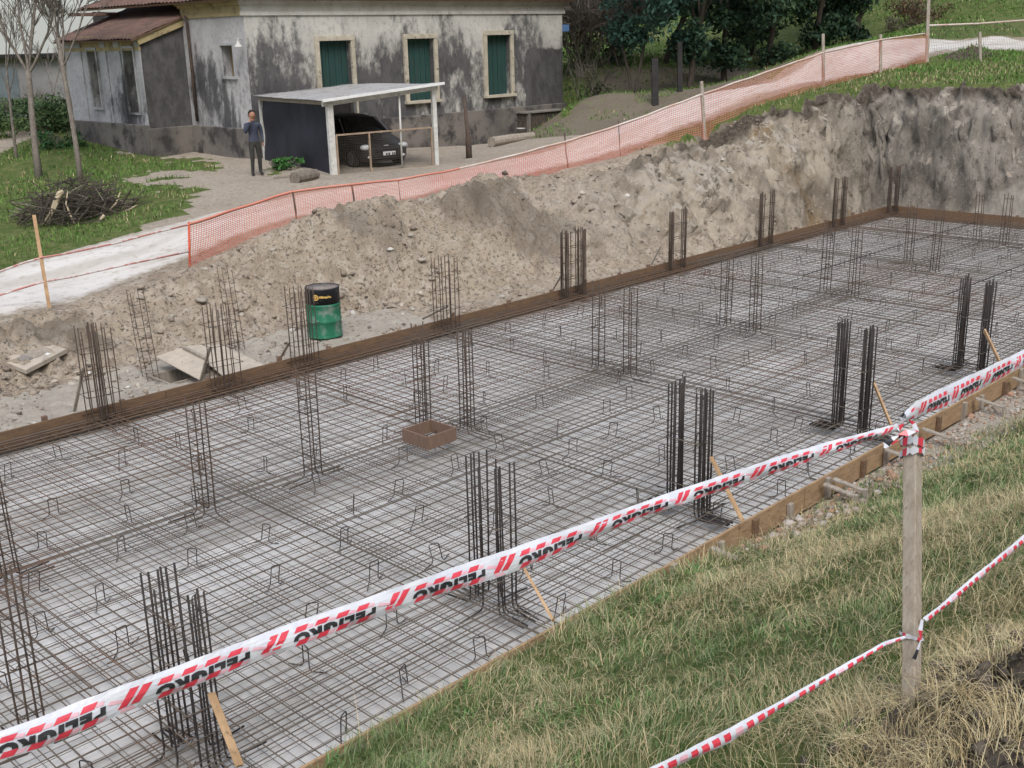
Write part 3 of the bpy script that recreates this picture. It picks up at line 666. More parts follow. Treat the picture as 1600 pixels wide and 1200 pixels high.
# ------------------------------------------------------------------ timber box in the mat
def make_box_form():
    c = at(670, 677, .31); r = thing('timber_box', 'small open brown timber box standing on the bars in the middle of the mat', 'timber box', (8.52, 10.0, .13))
    x0, x1, y0, y1, z0, z1, t = 8.30, 8.76, 9.79, 10.25, .178, .345, .022
    for a, b, nm in (((x0, y0), (x1, y0), 's'), ((x0, y1), (x1, y1), 's'), ((x0, y0), (x0, y1), 'e'), ((x1, y0), (x1, y1), 'e')):
        mb = MB()
        if nm == 's': mb.box(((a[0] + b[0]) / 2, a[1], (z0 + z1) / 2), (x1 - x0 - t, t, z1 - z0))
        else: mb.box((a[0], (a[1] + b[1]) / 2, (z0 + z1) / 2 + .002), (t, y1 - y0 + t, z1 - z0))
        mb.build('board', M['wood_brown'], r, bevel=.002)
make_box_form()

# ------------------------------------------------------------------ formwork
def formwork():
    # near side
    r = thing('timber_formwork', 'pale timber edge boards with stakes holding the grass side of the concrete bed', 'formwork', (10, 5.6, 0), 0, 'edge formwork boards')
    cuts = [-1.0, 2.2, 5.0, 7.45, 8.75, 10.0, 12.2, 14.4, 16.6, 19.4, 22.4, 25.4, 29.1]
    for a, b in zip(cuts[:-1], cuts[1:]):
        mb = MB(); dz = random.uniform(-.012, .012); dy = random.uniform(-.008, .008); hgt = .27
        mb.beam((a + .003, 5.60 + dy, .165 + dz), (b - .003, 5.60 - dy, .165 + dz * .3), .026, hgt); mb.build('board', M['wood_form'], r, bevel=.003)
    x = 2.6; k = 0
    while x < 28.5:
        mb = MB(); hh = .29 + random.uniform(-.05, .03)
        mb.box((x, 5.56, hh / 2 - .02), (.075, .045, hh), random.uniform(-.08, .08)); mb.build('stake', M['wood_grey'] if k % 3 else M['wood_old_dark'], r, bevel=.003); x += random.uniform(.55, .85); k += 1
    for i, (px, py) in enumerate(((1090, 848), (1287, 756), (1302, 748), (1375, 700), (1452, 672), (1524, 622), (1582, 590))):
        p = at(px, py, .27); q = gz(p[0] + .05, 5.1)
        mb = MB(); mb.beam((p[0], 5.53, .27), (p[0] + .06, 5.18, .20), .075, .022); mb.build('strut', M['wood_grey'], r, bevel=.002)
        mb = MB(); mb.box((p[0] + .05, 5.17, .10), (.06, .035, .26)); mb.build('stake', M['wood_grey'], r, bevel=.002)
    # far side
    r = thing('timber_formwork', 'long dark brown edge board along the dug earth side of the concrete bed', 'formwork', (14, 14.2, 0), 0, 'edge formwork boards')
    cuts = [-1, 4.0, 7.2, 10.6, 14.1, 17.6, 21.2, 25.0, 29.14]
    for i, (a, b) in enumerate(zip(cuts[:-1], cuts[1:])):
        mb = MB(); mb.beam((a + .004, 14.215 + random.uniform(-.006, .006), .158), (b - .004, 14.215, .16), .03, .28)
        mb.build('board', M['wood_old_dark'], r, bevel=.003)
    x = 4.2
    while x < 28.5:
        mb = MB(); h = random.uniform(.28, .36); mb.box((x, 14.27, h / 2), (.07, .05, h), random.uniform(-.1, .1)); mb.build('stake', M['wood_brown'], r, bevel=.003); x += random.uniform(.9, 1.5)
    # end
    r = thing('timber_formwork', 'dark edge board closing the far end of the concrete bed', 'formwork', (29.18, 10, 0), 0, 'edge formwork boards')
    cuts = [5.63, 8.4, 11.3, 14.19]
    for a, b in zip(cuts[:-1], cuts[1:]):
        mb = MB(); mb.beam((29.165, a, .16), (29.165, b - .005, .16), .03, .28); mb.build('board', M['wood_old_dark'], r, bevel=.003)
    for y in (6.3, 7.7, 9.2, 10.8, 12.3, 13.6):
        mb = MB(); mb.box((29.22, y, .16), (.05, .07, .34)); mb.build('stake', M['wood_brown'], r, bevel=.003)
formwork()
def brace(p_top, p_bot, label, w, mat, group):
    mb = MB(); mb.beam(p_top, p_bot, w, .024, up=(0, 1, .3)); tag(mb.build('timber_brace', mat, bevel=.002), label, 'timber brace', group)
BR = [((330, 1083), (376, 1198)), ((820, 890), (866, 970)), ((1111, 714), (1162, 815)), ((1366, 600), (1394, 666)), ((1538, 516), (1563, 566))]
for i, (a, b) in enumerate(BR):
    bx = aty(*b, 5.62); ya = [6.05, 6.1, 6.1, 6.1, 6.1][i]
    brace(aty(*a, ya), (bx[0], 5.63, max(bx[2], .2)), f'pale timber strip propping the {ORD[i]} grass side cage against the edge board', .055, M['wood_new'], 'timber strips bracing the cages')
BF = [((130, 575), (116, 643), 'nearest'), ((328, 543), (314, 592), 'second'), ((452, 535), (436, 562), 'third'), ((700, 478), (660, 498), 'fourth'), ((880, 425), (858, 462), 'fifth'), ((1032, 385), (1015, 418), 'sixth'), ((1168, 365), (1155, 384), 'seventh')]
for a, b, w in BF:
    brace(aty(*a, 14.24), aty(*b, 14.42), f'dull timber strip leaning between the {w} far cage and the dug earth', .045, M['wood_grey'], 'timber strips bracing the cages')

# ------------------------------------------------------------------ barrier tape with its printing
def glyphs(word, bold=.03):
    cu = bpy.data.curves.new('t', 'FONT'); cu.body = word; cu.size = 1; cu.offset = bold; cu.align_x = 'LEFT'; cu.resolution_u = 3; cu.space_character = 1.2
    o = bpy.data.objects.new('t', cu); COL.objects.link(o)
    dg = bpy.context.evaluated_depsgraph_get(); me = bpy.data.meshes.new_from_object(o.evaluated_get(dg))
    bpy.data.objects.remove(o); bpy.data.curves.remove(cu)
    bm = bmesh.new(); bm.from_mesh(me); bpy.data.meshes.remove(me)
    return bm
def clip_bm(bm, no, co):
    bmesh.ops.bisect_plane(bm, geom=bm.verts[:] + bm.edges[:] + bm.faces[:], plane_co=co, plane_no=no, clear_outer=True)
def word_flat(word):
    """upside-down word, unit length, the half next to the fold cut off: list of verts (u,v in 0..1), faces"""
    bm = glyphs(word, .075)
    clip_bm(bm, (0, 1, 0), (0, .40, 0))
    for c in np.linspace(.3, 4.5, 24): bmesh.ops.bisect_plane(bm, geom=bm.verts[:] + bm.edges[:] + bm.faces[:], plane_co=(c, 0, 0), plane_no=(1, 0, 0))
    bmesh.ops.triangulate(bm, faces=bm.faces[:])
    xs = [v.co.x for v in bm.verts]; ys = [v.co.y for v in bm.verts]; x0, x1, y0, y1 = min(xs), max(xs), min(ys), max(ys)
    bm.verts.index_update()
    V = [(1 - (v.co.x - x0) / (x1 - x0), 1 - (v.co.y - y0) / (y1 - y0)) for v in bm.verts]; F = [tuple(v.index for v in f.verts) for f in bm.faces]; bm.free()
    return V, F
WORD = word_flat('PELIGRO')
def ribbon(name, top, bot, label, cat, period, phase, sway=.012, group=None, word=True):
    """top, bot: 3-D polylines (same length). Printed film strip with slight ripple and two skins."""
    top = np.array(top); bot = np.array(bot)
    mid = (top + bot) / 2; s = np.concatenate([[0], np.cumsum(np.linalg.norm(np.diff(mid, axis=0), axis=1))]); L = s[-1]
    def P(ss, v, off=0.0):
        t = np.array([np.interp(ss, s, top[:, k]) for k in range(3)]); b = np.array([np.interp(ss, s, bot[:, k]) for k in range(3)])
        p = b + (t - b) * v
        d = np.array([np.interp(ss + .02, s, mid[:, k]) - np.interp(ss - .02, s, mid[:, k]) for k in range(3)]); d /= np.linalg.norm(d) + 1e-9
        n = np.cross(d, t - b); n /= np.linalg.norm(n) + 1e-9
        if n @ (p - np.array([0, 0, CAMH])) > 0: n = -n
        rip = sway * (.55 * math.sin(ss * 9 + 1) * (v - .4) + .5 * math.sin(ss * 23 + v * 4) * .4 + 0.12 * math.sin(ss * 61 + v * 9 + 2 * math.sin(ss * 7)) * (.3 + abs(v - .5))) + .016 * math.sin(math.pi * v) * .6
        return p + n * (rip + off)
    mb = MB(); N = int(L / .018); nv = 7
    g = [[P(L * i / N, j / (nv - 1)) for j in range(nv)] for i in range(N + 1)]
    vs = [q for row in g for q in row]
    mb.add(vs, [(i * nv + j, (i + 1) * nv + j, (i + 1) * nv + j + 1, i * nv + j + 1) for i in range(N) for j in range(nv - 1)])
    def patch(uv, mi, off=.0015):
        mb.m = mi; n = 5; (a, b, c, d) = uv       # a,b lower edge  c,d upper edge ; subdivided along and across
        vs, fs = [], []
        for i in range(n + 1):
            for j in range(3):
                lo = np.array(a) + (np.array(b) - np.array(a)) * i / n; hi = np.array(d) + (np.array(c) - np.array(d)) * i / n
                q = lo + (hi - lo) * j / 2
                vs.append(P(min(max(q[0], 0), L), q[1], off))
        for i in range(n):
            for j in range(2): fs.append((i * 3 + j, (i + 1) * 3 + j, (i + 1) * 3 + j + 1, i * 3 + j + 1))
        mb.add(vs, fs); mb.m = 0
    if not word:                                        # twisted band: only the red blocks show
        q = phase; n_ = 0
        while q + .06 < L:
            n_ += 1; a_ = random.uniform(.034, .046)
            patch(((q, .22), (q + a_, .20), (q + a_ + .012, .80), (q + .012, .78)), 2 if n_ % 5 == 0 else 1); q += random.uniform(.056, .068)
    k = -1
    while word and k * period + phase < L:
        o = k * period + phase; p = period
        def ok(a, b): return a >= 0 and b <= L
        if ok(o, o + .22 * p):                          # the double slash with its ghost
            for q in (0, .085): patch(((o + q * p, .22), (o + (q + .062) * p, .22), (o + (q + .142) * p, .80), (o + (q + .08) * p, .80)), 1)
            patch(((o - .07 * p, .52), (o + .035 * p, .40), (o + .05 * p, .50), (o - .05 * p, .63)), 2) if o > .1 else None
            patch(((o + .02 * p, .06), (o + .13 * p, .03), (o + .1 * p, .18), (o + .02 * p, .2)), 2)
        for q in range(4):
            a = o + (.255 + .165 * q) * p
            if not ok(a, a + .17 * p): continue
            patch(((a, .60), (a + .095 * p, .60), (a + .125 * p, .79), (a + .03 * p, .79)), 1)
            patch(((a + .10 * p, .62), (a + .155 * p, .60), (a + .165 * p, .72), (a + .13 * p, .74)), 2)
            patch(((a + .01 * p, .045), (a + .10 * p, .045), (a + .13 * p, .26), (a + .04 * p, .26)), 1)
            patch(((a + .105 * p, .05), (a + .155 * p, .05), (a + .18 * p, .2), (a + .135 * p, .2)), 2)
        if word and ok(o + .24 * p, o + .93 * p):
            mb.m = 3; mb.add([P(o + (.25 + .67 * u) * p, .275 + .29 * v, .0028) for u, v in WORD[0]], WORD[1]); mb.m = 0
        k += 1
    o = mb.build(name, [M['tape_white'], M['tape_red'], M['tape_pale'], M['tape_black']], smooth=False)
    return tag(o, label, cat, group)
def line(pts, dep): return [atd(px, py, dep(px)) for px, py in pts]
dmain = lambda px: 1 / (1 / 2.5 + (1 / 4.36 - 1 / 2.5) * px / 1412)
tx = [-330, -160, 0, 60, 200, 260, 400, 680, 800, 1000, 1200, 1300, 1400]
ty = [1225, 1186, 1143, 1122, 1066, 1046, 994, 896, 857, 786, 718, 689, 662]
by = [1290, 1240, 1187, 1171, 1112, 1089, 1033, 932, 895, 809, 743, 709, 674]
ribbon('barrier_tape', line(list(zip(tx, ty)), dmain), line(list(zip(tx, by)), dmain), 'wide white barrier tape printed red and black, crossing the whole foreground to the post', 'barrier tape', .365, .30)
dr = lambda px: 4.36 + (px - 1412) / 190 * .75
rx = [1412, 1430, 1480, 1530, 1560, 1600, 1700, 1900, 2040]
rty = [645, 627, 603, 579, 565, 547, 500, 410, 350]; rby = [660, 653, 634, 609, 593, 571, 526, 440, 378]
ribbon('barrier_tape', line(list(zip(rx, rty)), dr), line(list(zip(rx, rby)), dr), 'white barrier tape printed red and black, running from the post top off to the right', 'barrier tape', .30, .12)
# lower tapes, twisted into narrow bands
d1 = lambda px: 3.35 + (px - 1020) / 400 * 1.0
ribbon('barrier_tape', line([(560, 1432), (800, 1313), (1020, 1197), (1130, 1143), (1200, 1105), (1300, 1049), (1380, 1003), (1412, 993)], d1), line([(560, 1450), (800, 1331), (1030, 1210), (1140, 1160), (1207, 1116), (1305, 1058), (1383, 1009), (1414, 999)], d1),
       'narrow twisted red and white tape low over the grass, left of the grey post', 'barrier tape', .17, .02, .006, word=False)
d2 = lambda px: 4.36 + (px - 1440) / 160 * .8
ribbon('barrier_tape', line([(1441, 966), (1480, 936), (1540, 884), (1600, 836), (1700, 760), (1900, 640), (2040, 560)], d2), line([(1446, 974), (1485, 943), (1545, 893), (1605, 845), (1705, 770), (1905, 650), (2045, 570)], d2),
       'narrow twisted red and white tape low over the grass, right of the grey post', 'barrier tape', .14, .02, .006, word=False)

# the post the tapes are tied to
def make_post():
    b = atd(1424, 1150, 4.36); t = atd(1426, 684, 4.50); r = thing('tape_post', 'tall square grey timber post with tape knotted round its top, in the foreground', 'post', tuple(b), 0, 'timber posts holding the tapes')
    mb = MB(); b2 = b - (t - b) / np.linalg.norm(t - b) * .25
    d = Vector(t - b2).normalized(); R = d.to_track_quat('Z', 'Y').to_matrix() @ Matrix.Rotation(math.radians(52), 3, 'Z')
    L = np.linalg.norm(t - b2); mb.box((b2 + t) / 2, (.056, .056, L), rot=R); mb.build('shaft', M['post_wood'], r, bevel=.004)
    # knots: flat film turns crumpled round the shaft
    rr = random.Random(3)
    for z0, z1, w in ((.985, 1.012, .03), (.955, .975, .02), (.385, .395, .014)):
        mb = MB(); n = 26; vs = []
        for i in range(n):
            a = 2 * math.pi * i / n; rad = .044 + rr.uniform(-.003, .006); c = b2 + (t - b2) * (z0 * .9 + .1 if z0 < .5 else z0)
            q = R @ Vector((rad * math.cos(a), rad * math.sin(a), 0)); up = rr.uniform(.3, 1)
            for s in (-1, 1): vs.append((c[0] + q.x, c[1] + q.y, c[2] + q.z + s * w * up + .012 * math.sin(a + z0 * 40)))
        mb.add(vs, [(2 * i, 2 * ((i + 1) % n), 2 * ((i + 1) % n) + 1, 2 * i + 1) for i in range(n)])
        for i, f in enumerate(mb.f): mb.mi[i] = (0, 0, 1, 0, 2)[(i // 2) % 5]
        mb.build('tape_turn', [M['tape_white'], M['tape_red'], M['tape_black']], r)
    def tail(pts, dep, w, mats):
        mb = MB(); P = [atd(x, y, dep) for x, y in pts]; vs = []
        for i, p in enumerate(P):
            d = P[min(i + 1, len(P) - 1)] - P[max(i - 1, 0)]; v = p - np.array([0, 0, CAMH]); s = np.cross(d, v); s /= np.linalg.norm(s) + 1e-9
            k = w * (.7 + .5 * math.sin(i * 2.1)); vs += [p + s * k + v / np.linalg.norm(v) * .006 * (-1) ** i, p - s * k]
        mb.add(vs, [(2 * i, 2 * i + 2, 2 * i + 3, 2 * i + 1) for i in range(len(P) - 1)])
        for i in range(len(mb.f)): mb.mi[i] = (0, 1, 0, 2, 0, 1)[i % 6]
        mb.build('tape_end', mats, r)
    T3 = [M['tape_white'], M['tape_red'], M['tape_black']]
    tail([(1398, 664), (1405, 669), (1412, 662), (1408, 652), (1414, 645), (1420, 656), (1428, 662), (1431, 672), (1424, 678), (1414, 680), (1404, 684)], 4.38, .011, T3)
    tail([(1430, 672), (1418, 676), (1404, 680), (1394, 686), (1385, 694), (1382, 700)], 4.36, .012, T3)
    tail([(1382, 699), (1392, 693), (1404, 688), (1411, 682)], 4.37, .006, T3)
    tail([(1441, 968), (1438, 985), (1439, 1000), (1434, 1015), (1428, 1030)], 4.3, .007, T3)
make_post()
def side_post(px, py, dep, py_b, dep_b, label):
    t = atd(px, py, dep); mb = MB(); g = gz(t[0], t[1])
    mb.box((t[0], t[1], (t[2] + .03 + g - .2) / 2), (.055, .055, t[2] + .03 - g + .2), .5); tag(mb.build('tape_post', M['post_wood'], bevel=.004), label, 'post', 'timber posts holding the tapes')
side_post(-335, 1225, dmain(-330), 0, 0, 'timber post outside the photo holding the left end of the wide tape')
side_post(2045, 345, dr(2045), 0, 0, 'timber post outside the photo holding the right ends of the tapes')
# ------------------------------------------------------------------ things on the dug earth
def on(px, py, z0=.1):
    p = at(px, py, z0)
    for _ in range(6): p = at(px, py, gz(p[0], p[1]))
    return p
def quad_slab(mb, c4, th):
    n = np.cross(np.array(c4[1]) - np.array(c4[0]), np.array(c4[3]) - np.array(c4[0])); n = n / np.linalg.norm(n) * th
    if n[2] > 0: n = -n
    lo = [np.array(c) + n for c in c4]
    mb.add(list(c4) + lo, [(0, 1, 2, 3), (7, 6, 5, 4), (0, 4, 5, 1), (1, 5, 6, 2), (2, 6, 7, 3), (3, 7, 4, 0)])
def panel():
    z = on(52, 562)[2]; c = [at(0, 562, z + .17), at(62, 533, z + .24), at(104, 545, z + .20), at(40, 578, z + .13)]
    r = thing('crate_lid', 'thick pale timber panel with grey patches lying tilted on the dirt at the left edge', 'timber panel', tuple(sum(c) / 4 - np.array([0, 0, .1])))
    mb = MB(); quad_slab(mb, c, .075); mb.build('board', M['plywood'], r, bevel=.006)
    def uv(u, v, k=.006):
        a = c[0] + (c[1] - c[0]) * u; b = c[3] + (c[2] - c[3]) * u; return a + (b - a) * v + np.array([0, 0, k])
    for (u0, u1, v0, v1, m, nm) in ((.42, .84, .12, .72, 'wood_grey', 'grey_sheet'), (.12, .40, .30, .68, 'concrete_old', 'dark_patch'), (.62, .74, .74, .86, 'plate', 'paper_slip')):
        mb = MB(); quad_slab(mb, [uv(u0, v0), uv(u1, v0), uv(u1, v1), uv(u0, v1)], .004); mb.build(nm, M[m], r)
panel()
def ply(c, label, th=.018):
    mb = MB(); quad_slab(mb, c, th); tag(mb.build('plywood_sheet', M['plywood'], bevel=.003), label, 'plywood sheet', 'plywood sheets over the pit')
ply([at(243, 557, .30), at(290, 541, .36), at(322, 560, .32), at(312, 593, .20)], 'pale plywood sheet tilted over the open pit behind the far board')
ply([at(291, 540, .26), at(345, 538, .26), at(416, 571, .2), at(352, 590, .17)], 'pale plywood sheet lying flat behind the second far cage')
mb = MB(); mb.beam(at(286, 542, .38), at(322, 560, .34), .05, .04); tag(mb.build('batten', M['wood_grey'], bevel=.003), 'short pale batten lying on the edge of the tilted plywood sheet', 'batten')
def pit():
    r = thing('pit_frame', 'dark open pit with rough timber rim boards, under the tilted plywood', 'pit frame', (8.15, 15.4, -.4))
    for a, b in (((PITX0, PITY0), (PITX1, PITY0)), ((PITX0, PITY1), (PITX1, PITY1)), ((PITX0, PITY0), (PITX0, PITY1)), ((PITX1, PITY0), (PITX1, PITY1))):
        mb = MB(); mb.beam((a[0], a[1], -.22), (b[0], b[1], -.22), .03, .62); mb.build('rim_board', M['wood_grey'], r)
pit()
# two thin cages standing in the dug earth
for (px, py, H, w) in ((236, 592, 1.5, 'left of the tilted plywood'), (372, 548, 1.5, 'just behind the second far cage')):
    p = at(px, py, .08); wd = .085
    cage(f'thin cage of few bars standing in the dug earth, {w}', 'thin cages outside the boards', p[0], p[1], [(-wd, -wd, 0), (wd, -wd, 0), (wd, wd, 0), (-wd, wd, 0)], H, .0055, [.2 + .18 * k for k in range(7)], .2, .2, M['rebar_rust'] if px > 300 else M['rebar_cage'], M['rebar_cage'], .1, (-.05, .02), z0=.02)
def drum():
    p = at(509, 527, .06); g = gz(p[0], p[1]); r = thing('oil_drum', 'green steel oil drum with black top band and yellow emblem, standing on the dirt', 'oil drum', (p[0], p[1], g))
    R = .292
    mb = MB()
    mb.m = 0; mb.lathe([(R - .015, 0), (R + .004, .006), (R + .004, .02), (R, .03), (R, .275), (R + .012, .29), (R, .305), (R, .555), (R + .012, .575), (R, .59), (R, .60)], 40)
    mb.build('shell', M['drum_green'], r, smooth=True, local=True)
    mb = MB(); mb.lathe([(R + .001, .60), (R + .001, .84), (R + .006, .85), (R + .006, .872), (R - .008, .876), (R - .02, .862)], 40); mb.build('top_band', M['drum_black'], r, smooth=True, local=True)
    mb = MB(); mb.lathe([(R - .012, .855), (R - .014, .864), (.05, .862), (.045, .875), (.02, .876)], 40); mb.build('lid', M['drum_rust'], r, smooth=True, local=True)
    a0 = math.atan2(-p[1], -p[0])
    def pt(da, z, o=.004): a = a0 + da; return ((R + o) * math.cos(a), (R + o) * math.sin(a), z)
    def cap(da, z, rad, nm, m, o):
        mb = MB(); n = 20; vs = [pt(da, z, o)] + [pt(da + rad * math.cos(2 * math.pi * k / n) / R, z + rad * math.sin(2 * math.pi * k / n), o) for k in range(n)]
        mb.add(vs, [(0, 1 + k, 1 + (k + 1) % n) for k in range(n)]); return mb.build(nm, M[m], r, local=True)
    e = cap(-.42, .735, .052, 'emblem', 'yellow', .006); cap(-.42, .735, .034, 'emblem_disc', 'emblem', .0075); cap(-.42, .738, .015, 'emblem_dot', 'yellow', .009)
    mb = MB(); da = -.20; rr = random.Random(5)
    for k in range(9):                                  # worn yellow lettering strip
        w = rr.uniform(.055, .075); h0 = .722 + rr.uniform(-.004, .004); h1 = h0 + rr.uniform(.026, .04)
        mb.add([pt(da, h0, .006), pt(da + w, h0, .006), pt(da + w, h1, .006), pt(da, h1, .006)], [(0, 1, 2, 3)]); da += w + .014
    mb.build('lettering', M['yellow'], r, local=True)
drum()
def rocks():
    V = []; F = []; tin = []; n = 0
    bm = bmesh.new(); bmesh.ops.create_icosphere(bm, subdivisions=1, radius=1); bv = np.array([v.co[:] for v in bm.verts]); bf = np.array([[v.index for v in f.verts] for f in bm.faces]); bm.free()
    N = 9000; xs = RNG.uniform(4, 31, N); ys = 14.5 + np.abs(RNG.normal(0, 2.1, N)); 
    ok = ys < 20.2; xs, ys = xs[ok], ys[ok]
    h, t, _ = terrain(xs, ys); keep = (t < 1.03) & ~((xs > PITX0 - .1) & (xs < PITX1 + .1) & (ys < PITY1 + .1)) & (fbm(xs * .9, ys * .9, 19, 3) > -.12 + .25 * np.clip((xs - 18) / 6, 0, 1))
    xs, ys, h = xs[keep], ys[keep], h[keep]
    Vs, Fs, Cs = [], [], []
    for i in range(len(xs)):
        s = min(.010 * (RNG.random() + .012) ** -.66, .075) * (1 if ys[i] > 16.2 else .55)
        k = 1 + RNG.normal(0, .3, (len(bv), 1)); v = bv * k * np.array([s * RNG.uniform(.8, 1.5), s * RNG.uniform(.8, 1.4), s * RNG.uniform(.45, .85)])
        a = RNG.uniform(0, 6.28); c, d = math.cos(a), math.sin(a); v = np.stack([v[:, 0] * c - v[:, 1] * d, v[:, 0] * d + v[:, 1] * c, v[:, 2]], -1) + np.array([xs[i], ys[i], h[i] + s * .2])
        base = [(.30, .255, .205), (.22, .18, .145), (.38, .34, .29), (.13, .11, .09), (.47, .45, .42)][RNG.choice(5, p=[.36, .3, .18, .12, .04])]
        Vs.append(v); Fs.append(bf + i * len(bv)); Cs.append(np.tile(np.array(base) * RNG.uniform(.85, 1.15), (len(bv), 1)))
    tag(npmesh('soil_clods', np.vstack(Vs), np.vstack(Fs), M['blade'], np.vstack(Cs), 'tint'), 'loose clods and stones scattered over the dug earth bank', 'soil clods', kind='stuff')
rocks()
def gravel():
    bm = bmesh.new(); bmesh.ops.create_icosphere(bm, subdivisions=1, radius=1); bv = np.array([v.co[:] for v in bm.verts]); bf = np.array([[v.index for v in f.verts] for f in bm.faces]); bm.free()
    N = 2600; xs = RNG.uniform(8.5, 26, N); ys = 5.5 - np.abs(RNG.normal(.05, .42, N)) * np.interp(xs, [8, 14, 20], [.4, 1.1, 1.3])
    h = terrain(xs, ys)[0]; Vs, Fs, Cs = [], [], []
    for i in range(N):
        s = RNG.uniform(.008, .03) + (.03 if RNG.random() < .05 else 0)
        v = bv * (1 + RNG.normal(0, .2, (len(bv), 1))) * s * np.array([1.2, 1, .7]) + np.array([xs[i], ys[i], h[i] + .3 * s])
        base = [(.34, .28, .23), (.42, .38, .34), (.24, .20, .165), (.33, .20, .14)][RNG.choice(4)]
        Vs.append(v); Fs.append(bf + i * len(bv)); Cs.append(np.tile(np.array(base), (len(bv), 1)))
    for i in range(900):                                # clods of the dug soil in the corner
        x = RNG.normal(3.82, .5); y = RNG.normal(1.24, .3); hh = gz(x, y)
        s = min(.007 * (RNG.random() + .012) ** -.62, .032)
        v = bv * (1 + RNG.normal(0, .32, (len(bv), 1))) * s * np.array([1.2, 1, .75]) + np.array([x, y, hh + .25 * s])
        Vs.append(v); Fs.append(bf + (N + i) * len(bv)); Cs.append(np.tile(np.array((.075, .062, .05)) * RNG.uniform(.7, 1.7), (len(bv), 1)))
    tag(npmesh('gravel', np.vstack(Vs), np.vstack(Fs), M['blade'], np.vstack(Cs), 'tint'), 'stones and dark lumps of soil on the grassy bank beside the edge boards', 'gravel', kind='stuff')
gravel()
def rock(px, py, s, label, seed):
    p = on(px, py); mb = MB(); mb.blob((p[0], p[1], p[2] + s * .3), (s * 1.3, s, s * .7), 2, .35, seed); tag(mb.build('stone', M['stone'], smooth=False), label, 'stone')
rock(388, 506, .10, 'pale angular stone on the dirt right of the second far cage', 3)
rock(783, 465, .06, 'small white stone on the dirt just behind the far board', 8)
mb = MB(); q = [on(760, 348), on(775, 352), on(795, 375), on(812, 398), on(825, 416)]
mb.tube([(a[0], a[1], a[2] + .06 + .1 * math.sin(i * 1.3)) for i, a in enumerate(q)], .018, 5); tag(mb.build('dead_root', M['bark_dark'], smooth=True), 'thin dark root sticking out of the dug earth mound', 'root')

